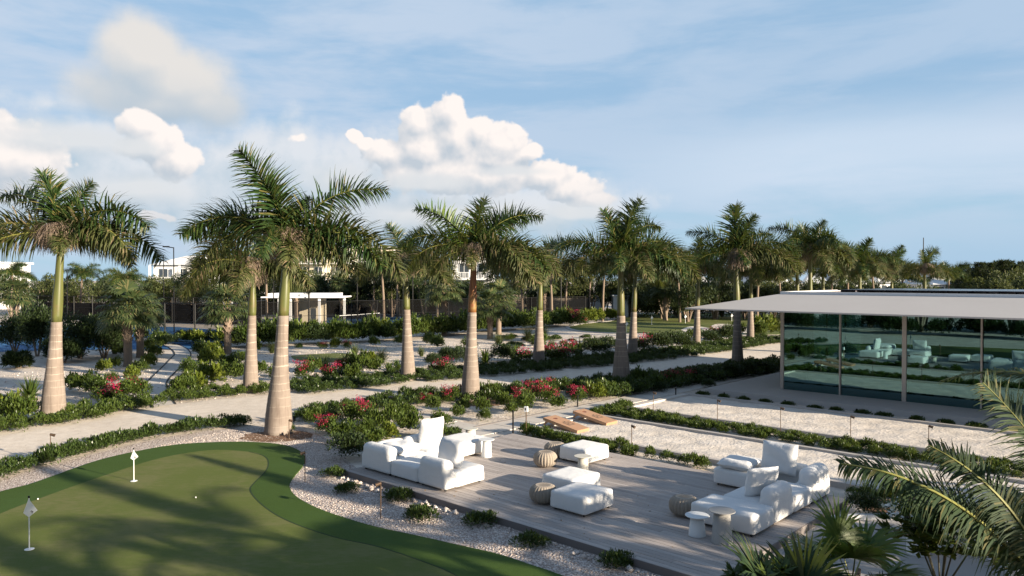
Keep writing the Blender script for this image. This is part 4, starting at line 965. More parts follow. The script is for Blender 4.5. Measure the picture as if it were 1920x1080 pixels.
def royal(px, py, tx, zs, zc, label, fronds=None, s=1.0, rb=.50, nt=1, shaft='shaft', d=None, seed=0, grp='royal palms'):
    g = random.Random(seed+px)
    x, y = G(px, py) if d is None else ((px-960)/F*d, d)
    dd = y; dx = (tx-px)*dd/F
    e = empty('royal_palm', (x, y, 0), 0, label=label, cat='royal palm', group=grp)
    off = lambda z: (dx*(max(0, z)/zc)**1.4, 0)
    prof = []; J = 30
    for j in range(J+1):
        z = zs*j/J; k = z/zs; r = .17+(rb*.9-.17)*math.exp(-((z)/2.1)**1.8)+.004*math.sin(z*23)
        if z < .12: r += .04*(1-z/.12)
        prof.append((r*s, z))
    m_ = MB(); m_.lathe(prof, 28, off=off); m_.build('trunk', M['trunk'], e, True)
    prof = [(.172*s*(1-.42*k**1.2)+.02*math.sin(math.pi*min(1, k*2.2)), zs-.01+(zc+.25-zs)*k) for k in [i/14 for i in range(15)]]
    m_ = MB(); m_.lathe(prof, 22, off=off); m_.build('crownshaft', M[shaft], e, True)
    cx, cy = off(zc)
    auto = fronds is None
    if fronds is None:
        fronds = []; a0 = g.uniform(0, 360)
        for i, k in enumerate('ABYCCDDFEFEC' if g.random() < .5 else 'ABCDCFDEFDEB'): fronds.append((a0+i*137.5+g.uniform(-15, 15), k, g.uniform(.8, 1.0)))
    fronds = list(fronds)+[(g.uniform(0, 360), k_, g.uniform(.75, 1.0)) for k_ in ('DEFE' if auto else 'E')]
    for (az_, k, sc) in fronds:
        me = g.choice(FR[k]); o = link('frond', me, e, (cx+.05*math.cos(R(az_)), .05*math.sin(R(az_)), zc+(.15 if k in 'ABY' else .1)), (g.uniform(-.12, .12), 0, R(az_)))
        o.scale = (sc*s*(1.0 if k in 'AY' else 1.04 if k == 'B' else 1.12),)*3
    for i in range(nt):
        o = link('flower_stalk', g.choice(TS), e, (cx+(g.uniform(-.15, .15) if i else 0), -.1-.1*i, zc+.32), (0, 0, g.uniform(0, 6))); o.scale = (s*.85, s*.85, s*g.uniform(.6, .85))
    return e
royal(100, 787, 118, 3.6, 6.7, 'large royal palm at the left edge, on the far side of the road', [(165, 'B', .92), (150, 'A', .95), (30, 'A', .8), (195, 'F', 1.05), (215, 'E', 1.0), (0, 'D', 1.05), (-12, 'C', 1.0), (-20, 'F', .95), (300, 'E', .55), (10, 'E', .8)], nt=3, rb=0.48)
royal(522, 812, 541, 3.95, 6.35, 'tallest royal palm, beside the tip of the putting green', [(190, 'A', 1.2), (150, 'A', .85), (40, 'A', .6), (5, 'B', 1.05), (165, 'C', 1.02), (185, 'C', .95), (178, 'F', .9), (-15, 'D', 1.0), (-5, 'F', 1.12), (265, 'D', .62), (290, 'E', .7), (340, 'E', .8)], nt=3, rb=0.51)
royal(470, 735, 476, 3.5, 5.6, 'royal palm just left of and behind the tallest one', [(180, 'B', 1.0), (195, 'D', .95), (165, 'C', .9), (205, 'E', 1.0), (225, 'F', .9), (-20, 'F', .9), (0, 'C', .9), (270, 'E', .8), (20, 'E', .8), (90, 'B', .8)], nt=2, rb=0.39)
royal(765, 712, 760, 3.6, 5.9, 'royal palm with a crooked bright green shaft, left of the brown shafted one', [(150, 'A', .8), (30, 'A', .72), (170, 'F', .8), (200, 'E', .8), (-10, 'F', .8), (-25, 'E', .85), (270, 'E', .75), (300, 'F', .65), (90, 'C', .8)], nt=4, rb=0.43)
royal(882, 750, 889, 3.75, 6.2, 'royal palm with peeling red brown shaft behind the left sofa', [(160, 'Y', 1.0), (20, 'B', 1.0), (40, 'B', .95), (60, 'A', .95), (182, 'C', .88), (200, 'F', .85), (-5, 'F', 1.05), (-15, 'D', .95), (-40, 'F', .8), (215, 'E', .7), (-30, 'E', 1.0), (170, 'D', .9), (270, 'E', .5)], nt=1, rb=0.46, shaft='shaft_red')
royal(1010, 685, 1014, 3.3, 5.9, 'royal palm between the brown shafted one and the shaded trunk', [(25, 'B', .9), (60, 'B', .8), (170, 'D', .9), (190, 'F', .95), (210, 'F', .8), (-10, 'F', .9), (0, 'E', .9), (270, 'E', .8), (230, 'E', .9), (150, 'C', .9)], nt=2, rb=0.41)
royal(1165, 724, 1163, 3.4, 6.1, 'royal palm with half shaded trunk near the paved walk', [(30, 'A', 1.15), (120, 'A', .95), (40, 'B', 1.0), (70, 'B', .9), (185, 'C', .9), (170, 'F', .85), (200, 'F', .7), (0, 'D', 1.0), (-12, 'F', 1.05), (15, 'C', .95), (-30, 'D', .9), (260, 'D', .6), (215, 'E', .6), (-5, 'E', .9)], nt=0, rb=0.50)
royal(1186, 670, 1192, 3.0, 5.8, 'royal palm just right of and behind the half shaded one', None, .95, nt=1, rb=0.40, seed=4)
royal(1306, 652, 1310, 3.0, 5.9, 'royal palm whose trunk crosses the tip of the pavilion roof', None, .92, nt=1, rb=0.38, seed=5)
royal(1383, 697, 1379, 3.6, 6.3, 'royal palm with fully shaded trunk left of the glass pavilion', [(60, 'A', 1.2), (0, 'A', .95), (160, 'B', .85), (175, 'C', .75), (-5, 'C', .95), (5, 'D', 1.0), (-15, 'F', 1.0), (190, 'D', .75), (-25, 'F', .9), (270, 'D', .55), (20, 'B', .8), (210, 'E', .5)], nt=2, rb=0.38)
royal(1407, 640, 1408, 2.8, 5.8, 'royal palm just right of and behind the fully shaded trunk', None, .95, nt=1, rb=0.38, seed=9)
for i, (px, d, zc, s, lb) in enumerate(((1495, 60, 6.3, .95, 'first palm from the left rising behind the pavilion roof'), (1519, 52, 7.1, 1.0, 'tallest palm rising behind the pavilion roof'), (1543, 66, 6.8, .95, 'third palm from the left rising behind the pavilion roof'),
                              (1612, 62, 6.2, 1.0, 'fourth palm from the left behind the pavilion roof'), (1672, 72, 6.2, .9, 'fifth palm from the left behind the pavilion roof'), (1734, 66, 6.0, .9, 'rightmost royal palm behind the pavilion roof, with one upright frond'))):
    fl = [(40, 'B', 1.0), (80, 'A', .7), (0, 'D', .9), (180, 'F', .7), (190, 'E', .8), (-20, 'E', .8)] if i == 5 else None
    royal(px, 0, px, 2.8, zc, lb, fl, s, nt=2, d=d, seed=20+i, rb=.46)

# fan palms
def fan_crown(seed, nl=30, R_=.95, pet=1.0, seg=26, mats=None, wild=1.0, lift=-.5):
    g = np.random.default_rng(seed); out = []; ribs = []
    for i in range(nl):
        a = i*2.399+g.normal()*.2; e_ = math.asin(np.clip(1-1.45*(i+.5)/nl, lift-.2, .98)) if nl > 1 else .6
        D = np.array([math.cos(a)*math.cos(e_), math.sin(a)*math.cos(e_), math.sin(e_)]); lat = unit(np.cross(D, [0, 0, 1.0])); nrm = np.cross(lat, D)
        c = D*pet*g.uniform(.8, 1.1)+np.array([0, 0, -.12*pet*(1-D[2])]); ribs.append([lat*.012, -lat*.012, c-lat*.008, c+lat*.008])
        D = unit(D+np.array([0, 0, -.25]))
        ph = np.linspace(-2.0, 2.0, seg)+g.normal(size=seg)*.03; rr = R_*g.uniform(.85, 1.1)*(1-.12*np.abs(ph/2)**2)
        dirs = D*np.cos(ph)[:, None]+lat*np.sin(ph)[:, None]+nrm*(.22*np.abs(np.sin(ph)))[:, None]+.04*g.normal(size=(seg, 3)); dirs = unit(dirs)
        sdv = unit(-D*np.sin(ph)[:, None]+lat*np.cos(ph)[:, None]); P_ = np.repeat(c[None], seg, 0)
        for k in range(3):
            dirs = unit(dirs+np.array([0, 0, -1.0])*(.06, .28, .75)[k]*wild); Q = P_+dirs*(rr/3)[:, None]; w0 = R_*(.012, .10, .07)[k]; w1 = R_*(.10, .07, .004)[k]
            out.append(np.stack([P_-sdv*w0/2, P_+sdv*w0/2, Q+sdv*w1/2, Q-sdv*w1/2], 1)); P_ = Q
    V4 = np.concatenate(out+[np.array(ribs)])
    return quads('fan_crown', V4, [mats or M['fan'], M['rachis']], [0]*(len(V4)-len(ribs))+[1]*len(ribs))
FC = [fan_crown(1, 34), fan_crown(2, 30)]
def rough_trunk(h, r0, r1, seed=0, boots=True):
    g = random.Random(seed); m_ = MB(); prof = [(r0+(r1-r0)*k+g.uniform(-.012, .012)+(.05 if k < .03 else 0), h*k) for k in [i/20 for i in range(21)]]
    m_.lathe(prof, 14)
    if boots:
        for i in range(46):
            z = h*(.42+.55*i/46); a = i*2.4; r = r0+(r1-r0)*z/h
            c_, s_ = math.cos(a), math.sin(a); m_.tube((c_*r*.9, s_*r*.9, z), (c_*(r+.13), s_*(r+.13), z+.2), .045, 5, r2=.02)
    return m_
def fan_palm(px, py, zc, s, label, seed=0, d=None, x=None, crown=None, mats=None):
    if d is None: X, Y = G(px, py)
    else: X, Y = (px-960)/F*d, d
    e = empty('fan_palm', (X, Y, 0), random.uniform(0, 6), label=label, cat='fan palm', group='fan palms')
    rough_trunk(zc, .2*s+.02, .17*s, seed).build('trunk', M['bark'], e)
    o = link('crown', crown or FC[seed % 2], e, (0, 0, zc)); o.scale = (s, s, s); return e
fan_palm(240, 687, 3.3, 1.15, 'fan palm with shaggy crown standing left of the curved path', 0)
fan_palm(263, 670, 2.9, 1.1, 'fan palm with pale peeling trunk just behind the shaggy one', 1)
fan_palm(427, 664, 3.2, 1.2, 'fan palm behind the two left royal palms', 1)
fan_palm(833, 630, 4.2, 1.2, 'fan palm in front of the tennis fence, left of the brown shafted palm', 0)
fan_palm(919, 636, 2.8, 1.2, 'shorter fan palm right of the brown shafted palm', 1)
fan_palm(935, 627, 3.3, 1.2, 'taller fan palm behind the short one, right of the brown shafted palm', 0)
for i, (px, d, zc) in enumerate(((1248, 92, 3.9), (1020, 92, 4.6), (640, 100, 4.4), (30, 75, 3.6), (555, 98, 4.5))):
    fan_palm(px, 0, zc, 1.25, ['small fan palm behind the far green', 'fan palm behind the tennis court, centre', 'fan palm behind the white court shelter', 'fan palm beyond the road at the far left', 'fan palm left of the white court shelter'][i], i, d=d)

# ---------------------------------------------------------------- dark bushes at left
def big_bush(x, y, r, h, n, lm, name, label, cat, seed, L=.22, wd=.08, grp=None, lump=14, trunk=True, up=.3):
    e = empty(name, (x, y, 0), 0, label=label, cat=cat, group=grp)
    q = shrub_quads(r, h, n, L, wd, seed, up, lump, .35); q[..., 2] += h*.06
    link('crown', quads(name, q, M[lm]), e)
    if trunk:
        m_ = MB()
        for i in range(4):
            a = i*1.7+seed; m_.tube((.08*math.cos(a), .08*math.sin(a), 0), (r*.35*math.cos(a), r*.35*math.sin(a), h*.55), .06, 6, r2=.03)
        m_.build('trunk', M['bark'], e)
    return e
for i, (px, py, r, h) in enumerate(((28, 660, 1.5, 2.6), (70, 668, 1.3, 3.4), (150, 672, 1.9, 3.0), (195, 672, 1.7, 2.8), (120, 680, 1.2, 1.4), (215, 664, 1.2, 2.4), (35, 690, .8, .9))):
    x, y = G(px, py); big_bush(x, y, r, h, 5200, 'darkl', 'dark_bush', ['feathery dark bush at the far left edge before the blue court', 'tall dark bush left of the leftmost palm trunk', 'broad dark bush right of the leftmost palm trunk', 'dark bush left of the fan palms', 'low dark bush behind the leftmost palm trunk', 'dark bush directly behind the fan palm trunk', 'small dark bush on the sand at far left'][i], 'bush', 30+i)

# ---------------------------------------------------------------- tennis courts
sheet('tennis_court', [G(*p) for p in ((-250, 668), (130, 656), (410, 655), (440, 640), (430, 620), (330, 613), (60, 610), (-250, 612))], .006, M['blue'])
sheet('tennis_court', [G(*p) for p in ((480, 630), (560, 620), (640, 612), (760, 608), (930, 604), (1020, 601), (1010, 592), (800, 590), (600, 592), (470, 600))], .010, M['blued'])
sheet('tennis_court', [G(*p) for p in ((600, 611.5), (700, 608), (930, 603.5), (985, 601), (985, 594), (800, 592.5), (700, 596), (610, 602))], .016, M['blue'])
def fence(p0, p1, h, n, label, screen=None, chain=True, grp=None):
    a, b = Vector(p0), Vector(p1); L = (b-a).length; ang = math.atan2((b-a).y, (b-a).x)
    e = empty('court_fence', (*a, 0), ang, label=label, cat='fence', group=grp)
    for i in range(n+1):
        m_ = MB(); m_.lathe([(.055, 0), (.055, h)], 8, L*i/n, 0); m_.build('post', M['black'], e)
    m_ = MB(); m_.tube((0, 0, h), (L, 0, h), .03, 6); m_.tube((0, 0, .15), (L, 0, .15), .03, 6); m_.tube((0, 0, h*.55), (L, 0, h*.55), .02, 6); m_.build('rail', M['black'], e)
    if chain: m_ = MB(); m_.box(0, L, -.006, .006, .1, h-.03); m_.build('chain_link', M['chain'], e)
    if screen:
        z0_, z1_, mm = screen; m_ = MB(); m_.box(.05, L-.05, .03, .045, z0_, z1_); m_.build('windscreen', M[mm], e)
P_ = {'A': G(40, 598), 'B': G(340, 612), 'C': G(490, 612), 'D': G(255, 640), 'E': G(425, 648), 'H': G(500, 628), 'I': G(1098, 602), 'J': G(1098, 590), 'K': G(480, 596)}
fence(P_['A'], P_['C'], 3.0, 12, 'black screened fence on the far side of the left tennis court', (.1, 2.2, 'screen'))
fence(P_['D'], P_['E'], 3.2, 3, 'open black fence on the near side of the left tennis court, beyond the path')
fence(P_['E'], P_['H'], 3.2, 3, 'open black fence between the left tennis court and the hedge')
fence(P_['H'], P_['I'], 3.0, 14, 'long black fence on the near side of the right tennis courts, above the hedge')
fence(P_['I'], P_['J'], 3.0, 2, 'short black fence at the right end of the tennis courts', (.1, 2.8, 'screen'))
fence((P_['K'][0]-2, P_['K'][1]+6), P_['J'], 3.0, 14, 'black screened fence at the back of the right tennis courts', (.1, 2.9, 'screen'))
m_ = MB(); x, y = G(1068, 596); m_.box(-2.6, 2.6, -.1, .1, 0, 2.6); tag(m_.build('court_wall', M['tanwall'], None, loc=(x, y, 0)), 'tan panel wall at the right end of the tennis courts', 'wall')
m_ = MB(); x, y = G(905, 594); m_.box(-6, 6, -.1, .1, 0, 3.0); tag(m_.build('court_wall', M['tanwall'], None, loc=(x, y, 0)), 'long tan panel wall behind the blue court, centre', 'wall')
# net
x0, y0 = G(636, 609); x1, y1 = G(712, 603); e = empty('tennis_net', (x0, y0, 0), math.atan2(y1-y0, x1-x0), label='low tennis net on the blue court right of the shelter', cat='tennis net'); L = math.hypot(x1-x0, y1-y0)
for k in (0, L): m_ = MB(); m_.lathe([(.05, 0), (.05, 1.1)], 8, k, 0); m_.build('net_post', M['black'], e)
m_ = MB(); m_.box(0, L, -.01, .01, .1, .98); m_.build('net', M['chain'], e)
m_ = MB(); m_.box(0, L, -.03, .03, .98, 1.06); m_.build('net_tape', M['white'], e)
# shelter
D = 84; sx0, sx1 = (500-960)/F*D, (648-960)/F*D
e = empty('court_shelter', (sx0, D, 0), 0, label='small white flat roofed shelter beside the tennis courts', cat='shelter')
m_ = MB(); m_.box(0, sx1-sx0, -2, 3, 3.05, 3.2); m_.build('lower_roof', M['whitew'], e)
m_ = MB(); m_.box(.6, sx1-sx0-.9, -1.5, 2.5, 3.202, 3.55); m_.build('upper_roof', M['whitew'], e)
for px, yy in ((532, -1.7), (553, -1.7), (592, 1.5), (606, -1.7), (640, 1.5)):
    x = (px-500)/F*D; m_ = MB(); m_.box(x-.12, x+.12, yy-.12, yy+.12, 0, 3.05); m_.build('column', M['whitew'], e)
m_ = MB(); m_.box(3.1, 6.2, 1.9, 2.05, 0, 3.05); m_.build('back_wall', M['cream'], e)
m_ = MB(); m_.box(5.0, 6.2, -1.2, .2, 0, 1.9); m_.build('counter', M['cream'], e)
# light poles
for i, (px, d, h, hook) in enumerate(((326, 72, 8.2, 1), (307, 90, 8.0, 1), (126, 80, 6.0, 0), (579, 70, 7.6, 0), (622, 105, 8.6, 1), (670, 78, 5.6, 0), (774, 78, 5.4, 0), (749, 100, 6.4, 0), (1052, 84, 7.0, 0), (513, 80, 5.8, 0), (50, 80, 5.0, 0))):
    x = (px-960)/F*d; e = empty('light_pole', (x, d, 0), 0, label=['tall hooked light pole by the left court fence', 'hooked light pole in front of the left villa', 'bare pole beside the leftmost palm shaft', 'thick black pole in front of the white shelter', 'hooked light pole right of the tallest palm, before the large villa', 'slim pole at the near fence right of the shelter', 'slim black pole right of the crooked palm', 'slim pole left of the crooked palm', 'slim black pole at the right end of the courts', 'slim pole left of the tallest palm shaft', 'slim pole at the corner of the left court fence'][i], cat='light pole', group='poles around the tennis courts')
    m_ = MB(); m_.lathe([(.09 if i == 3 else .06, 0), (.07 if i == 3 else .05, h)], 8); m_.build('pole', M['black'], e)
    if hook: m_ = MB(); m_.tube((0, 0, h-.05), (-.7, 0, h+.05), .05, 6); m_.box(-1.0, -.45, -.15, .15, h, h+.12); m_.build('lamp_head', M['black'], e)

# ---------------------------------------------------------------- houses behind
def villa(px0, px1, d, ztop, floors, label, roof='hip', rz=0, wall='whitew', balc=True):
    x0, x1 = (px0-960)/F*d, (px1-960)/F*d; wd = x1-x0; dp = 9.0
    e = empty('villa', (x0, d, 0), rz, label=label, cat='house', group=None)
    he = ztop-1.6 if roof == 'hip' else ztop-.3; fh = 3.0; zb = he-floors*fh
    m_ = MB(); m_.box(0, wd, 0, dp, 0, he); m_.build('wall', M[wall], e)
    m_ = MB()
    if roof == 'hip':
        o_ = .6; r_ = min(wd, dp)*.42
        m_.add([(-o_, -o_, he), (wd+o_, -o_, he), (wd+o_, dp+o_, he), (-o_, dp+o_, he), (r_, dp*.42, ztop), (wd-r_, dp*.42, ztop), (wd-r_, dp*.58, ztop), (r_, dp*.58, ztop)],
               [(3, 2, 1, 0), (0, 1, 5, 4), (1, 2, 6, 5), (2, 3, 7, 6), (3, 0, 4, 7), (4, 5, 6, 7)])
    else: m_.box(-.4, wd+.4, -.4, dp+.4, he+.002, ztop)
    m_.build('roof', M['whitew'], e)
    for f in range(floors):
        z = zb+f*fh
        if z < 0: z += 0
        n = max(2, int(wd/2.4))
        for i in range(n):
            cx = wd*(i+.5)/n; m_ = MB(); m_.box(cx-.72, cx+.72, -.03, .02, z+.25, z+2.35); w_ = m_.build('window', M['win'], e)
            m_ = MB(); m_.box(cx-.78, cx-.72, -.06, -.005, z+.2, z+2.4); m_.box(cx+.72, cx+.78, -.06, -.005, z+.2, z+2.4); m_.box(cx-.72, cx+.72, -.06, -.005, z+2.35, z+2.42); m_.box(cx-.025, cx+.025, -.06, -.031, z+.25, z+2.35); m_.build('frame', M['white'], w_)
        if balc:
            m_ = MB(); m_.box(-.2, wd+.2, -1.5, -.07, z-.12, z+.05); m_.build('balcony_floor', M['whitew'], e)
            m_ = MB(); m_.box(-.2, wd+.2, -1.5, -1.44, z+.95, z+1.02)
            x = -.2
            while x < wd+.2: m_.box(x, x+.06, -1.49, -1.45, z+.05, z+.95); x += .24
            m_.build('railing', M['white'], e)
            for k in range(int(wd/4)+1):
                x = k*wd/max(1, int(wd/4)); m_ = MB(); m_.box(x-.14, x+.14, -1.42, -1.14, z+.05, z+fh-.13); m_.build('column', M['whitew'], e)
villa(288, 398, 122, 9.0, 2, 'long white villa with columns and veranda seen left of the tallest palm')
villa(552, 612, 142, 12.6, 3, 'tall cream villa with balconies right of the tallest palm', wall='cream')
villa(616, 742, 146, 11.4, 3, 'wide pale villa with flat roof behind the drooping fronds', 'flat', wall='cream')
villa(852, 925, 112, 8.4, 2, 'white villa with curved balcony behind the brown shafted palm', 'flat')
villa(-60, -8, 125, 8.0, 2, 'white building at the far left edge of the view', 'flat', balc=False)
def white_roof(px0, px1, d, z1_, h, lb, rz=0):
    x0, x1 = (px0-960)/F*d, (px1-960)/F*d; wd = x1-x0
    e = empty('white_house', (x0, d, 0), rz, label=lb, cat='house')
    m_ = MB(); m_.box(0, wd, 0, 8, 0, z1_-h); m_.build('wall', M['whitew'], e)
    m_ = MB(); m_.add([(-.5, -.5, z1_-h), (wd+.5, -.5, z1_-h), (wd+.5, 8.5, z1_-h), (-.5, 8.5, z1_-h), (wd*.3, 4, z1_), (wd*.7, 4, z1_)], [(3, 2, 1, 0), (0, 1, 5, 4), (1, 2, 5), (2, 3, 4, 5), (3, 0, 4)]); m_.build('roof', M['whitew'], e)
    for k in range(3): x = wd*(k+.5)/3; m_ = MB(); m_.box(x-.5, x+.5, -.03, .02, z1_-h-1.6, z1_-h-.4); m_.build('window', M['win'], e)
white_roof(1440, 1485, 118, 7.4, 3.0, 'white pitched roof house left of the palms behind the pavilion', .3)
white_roof(1515, 1545, 120, 6.6, 2.2, 'small white pitched roof between two palm shafts', -.3)
white_roof(1570, 1625, 125, 6.6, 2.0, 'white roof house low behind the fourth palm')
white_roof(1650, 1705, 128, 7.8, 3.4, 'white steep roof house seen through drooping fronds', .2)
white_roof(1752, 1822, 122, 5.9, 1.7, 'white low roof house left of the dark tree belt at far right')
white_roof(1295, 1330, 125, 6.8, 2.2, 'white roof house glimpsed behind the palms, centre right', .2)
for i, (px0, px1, d, h) in enumerate(((1108, 1132, 108, 3.0), (1150, 1178, 100, 2.8))):
    x0, x1 = (px0-960)/F*d, (px1-960)/F*d; m_ = MB(); m_.box(0, x1-x0, 0, 2, 0, h); m_.box(-.15, x1-x0+.15, -.15, 2.15, h, h+.15)
    tag(m_.build('white_kiosk', M['whitew'], None, loc=(x0, d, 0)), ['white block wall behind the end of the tennis fence', 'white block wall right beside the half shaded palm shaft'][i], 'wall')

# ---------------------------------------------------------------- far trees
def tree_crown(seed, r, h, n, L=.34, lump=22):
    g = np.random.default_rng(seed); cs = []
    for i in range(lump):
        a = g.uniform(0, 6.28); d = r*.8*math.sqrt(g.random()); z = h*(.35+.5*g.random()*(1-.45*(d/r)**2)); cs.append((d*math.cos(a), d*math.sin(a), z, g.uniform(.2, .42)*r))
    cs = np.array(cs); k = g.integers(0, lump, n); c = cs[k]; D = unit(g.normal(size=(n, 3)))
    P_ = c[:, :3]+D*(c[:, 3]*(.55+.45*g.random(n)))[:, None]*np.array([1, 1, .75])
    P_[:, 2] = np.maximum(P_[:, 2], .1)
    return leaves(P_, unit(D+.7*g.normal(size=(n, 3))+np.array([0, 0, .25])), L*g.uniform(.6, 1.2, n), L*.5, g)
TC = [quads('tree_crown', tree_crown(70+i, 3.0, 5.6, 3400), M['tree' if i % 2 else 'treed']) for i in range(5)]
TT = MB()
for i in range(5): a = i*1.3; TT.tube((.1*math.cos(a), .1*math.sin(a), 0), (1.2*math.cos(a), 1.2*math.sin(a), 3.4), .13, 6, r2=.05)
tt_me = None
def tree(x, y, s, sz, k, label, grp, name='broadleaf_tree', cat='tree'):
    global tt_me
    e = empty(name, (x, y, 0), random.uniform(0, 6), label=label, cat=cat, group=grp); e.scale = (s, s, sz)
    if tt_me is None: o = TT.build('trunk', M['bark'], e); tt_me = o.data
    else: link('trunk', tt_me, e)
    link('crown', TC[k], e)
def ztop(py, d): return HC+(HY-py)/F*d
prof = [(-60, 502), (0, 506), (60, 512), (120, 508), (180, 508), (240, 505), (300, 514), (360, 510), (430, 505), (500, 498), (560, 505), (640, 500), (700, 498), (760, 500), (830, 515), (900, 520), (960, 505), (1020, 498), (1080, 500), (1140, 512), (1200, 505), (1260, 502), (1330, 505), (1400, 508), (1450, 524), (1480, 524), (1530, 522), (1600, 512), (1680, 522), (1750, 530), (1815, 530), (1840, 505), (1860, 500), (1990, 500)]
def topy(px): return float(np.interp(px, [p[0] for p in prof], [p[1] for p in prof]))
TG = 'green trees of the belt beyond the tennis courts'
for rowi, (d0, sp) in enumerate(((104, 46), (92, 58))):
    px = -70
    while px < 2000:
        d = d0+random.uniform(-4, 4)
        if px < 520 or (rowi == 1 and px < 1230): d += 12
        zt = ztop(topy(px)+random.uniform(-3, 9)+(6 if rowi else 0), d); zt = max(3.6, zt)
        tree((px-960)/F*d, d, random.uniform(.75, 1.05), zt/5.2, random.randrange(5), 'green tree in the belt beyond the tennis courts', TG); px += sp*random.uniform(.75, 1.2)
# trees behind the viewpoint: the pavilion glass mirrors them
for i in range(24):
    x, y = W(-46+i*2.9+random.uniform(-1, 1), -14-random.uniform(0, 9)); h = random.uniform(5.5, 9.5)
    tree(x, y, random.uniform(.9, 1.2), h/5.2, random.randrange(5), 'green tree standing behind the viewpoint, seen mirrored in the pavilion glass', 'trees behind the viewpoint')
for i in range(34):
    x, y = W(-44+i*2.0+random.uniform(-.5, .5), -9.5-random.uniform(0, 3)); put('dround', x, y, random.uniform(2.2, 3.4), 'tall dark shrub behind the viewpoint, seen mirrored in the pavilion glass', 'tall shrubs behind the viewpoint')
lit = np.concatenate([scatter(bedpoly, 1500), scatter([W(-19, 19), W(-19, 40), W(-21, 40), W(-24, 19)], 500), scatter([G(*p) for p in ((560, 790), (700, 765), (1000, 780), (860, 800), (640, 850))], 500), scatter([W(-16.5, 11.4), W(-6.1, 11.4), W(-6.1, 17.6), W(-16.5, 17.6)], 60)])
lz = np.full(len(lit), .022); lz[-60:] = .158
lp = np.column_stack([lit, lz]); tag(link('leaf_litter', quads('leaf_litter', leaves(lp, unit(rng.normal(size=(len(lp), 3))*np.array([1, 1, .15])), .07*rng.uniform(.5, 1.2, len(lp)), .03), M['litter'])), 'dry brown leaves fallen on the sand and deck', kind='stuff')
# casuarinas at far right
def casu(seed):
    g = np.random.default_rng(seed); n = 5200; z = 8.5*g.random(n)**.8; a = g.uniform(0, 6.28, n); br = np.abs(np.sin(a*2.5+z*2.2))**.6
    r = (2.2*(1-z/9.2)**.7+.15)*(.3+.7*g.random(n)**.5)*(.45+.55*br); P_ = np.stack([r*np.cos(a), r*np.sin(a), z+.35*r], 1)
    return leaves(P_, unit(np.stack([np.cos(a), np.sin(a), .6+0*a], 1)+.5*g.normal(size=(n, 3))), .5*g.uniform(.6, 1.2, n), .09, g)
CS = [quads('casuarina_crown', casu(i), M['casu']) for i in (1, 2, 3)]; cs_t = None
px = 1795
while px < 2020:
    d = random.uniform(104, 124); e = empty('casuarina_tree', ((px-960)/F*d, d, 0), random.uniform(0, 6), label='feathery dark tree in the belt at far right behind the pavilion', cat='tree', group='feathery dark trees at far right')
    k = ztop(np.interp(px, [1795, 1830, 1880, 1910, 1990], [500, 492, 483, 490, 500])+random.uniform(-4, 10), d)/8.7; e.scale = (1.0, 1.0, k)
    if cs_t is None: m_ = MB(); m_.lathe([(.18, 0), (.04, 8.2)], 8); o = m_.build('trunk', M['bark'], e); cs_t = o.data
    else: link('trunk', cs_t, e)
    link('crown', random.choice(CS), e); px += random.uniform(9, 16)
# clipped far hedge
n = 26000; hx0, hx1, hy = (1185-960)/F*98, (1640-960)/F*98, 98
q_ = np.stack([rng.uniform(hx0, hx1, n), hy+rng.uniform(-1.2, 1.0, n), 3.35*rng.random(n)**.5], 1)
tag(link('clipped_hedge', quads('clipped_hedge', leaves(q_, unit(rng.normal(size=(n, 3))+np.array([0, -.4, .4])), .34, .2), M['treed'])), 'long clipped green hedge behind the far putting green', 'hedge')
for i, (px, py, k, s) in enumerate(((1210, 592, 'green', 2.2), (1225, 590, 'lime', 2.4), (1190, 590, 'dround', 2.4), (1160, 588, 'dround', 2.5), (1120, 588, 'green', 2.6), (1275, 588, 'dround', 2.3), (1320, 587, 'green', 2.2), (1100, 583, 'dround', 2.6), (1350, 587, 'dround', 2.2), (1390, 588, 'green', 2.3), (1430, 590, 'green', 2.3))):
    x, y = G(px, py); put(k, x, y, s, 'bush in the row at the back of the far putting green', 'bushes behind the far green')
# coconut style palms in the far belt
def far_palm(px, d, zc, s, lb):
    e = empty('coconut_palm', ((px-960)/F*d, d, 0), random.uniform(0, 6), label=lb, cat='coconut palm', group='palms in the far tree belt')
    m_ = MB(); m_.lathe([(.16, 0), (.13, zc*.5), (.10, zc)], 10, off=lambda z: (.3*(z/zc)**2, 0)); m_.build('trunk', M['bark'], e)
    for i in range(11): o = link('frond', random.choice(FR['BCDDCDF'[i % 7]]), e, (.3, 0, zc), (random.uniform(-.3, .3), 0, i*2.4)); o.scale = (.82*s,)*3
for i, (px, d, zc) in enumerate(((700, 100, 5.8), (745, 96, 5.4), (800, 104, 5.2), (980, 95, 5.4), (1060, 92, 6.0), (1105, 98, 6.4), (1240, 96, 5.6), (1345, 94, 5.4), (1465, 90, 5.5), (1590, 88, 5.2), (1690, 92, 5.2), (430, 96, 5.4), (240, 92, 5.0), (20, 88, 5.6), (150, 96, 5.8), (500, 92, 6.0), (720, 86, 6.2), (820, 90, 6.4), (935, 88, 6.4), (1035, 84, 6.0), (1130, 90, 6.2), (1275, 88, 6.2), (1420, 86, 6.2), (1560, 92, 6.0), (1640, 90, 6.0), (1780, 96, 5.6))):
    far_palm(px, d, zc, random.uniform(.9, 1.15), 'slender palm standing among the far green trees')
e = empty('flag_mast', ((1731-960)/F*110, 110, 0), label='thin mast rising beside the rightmost palm', cat='mast'); m_ = MB(); m_.lathe([(.12, 0), (.06, 11.2)], 8); m_.build('pole', M['black'], e)

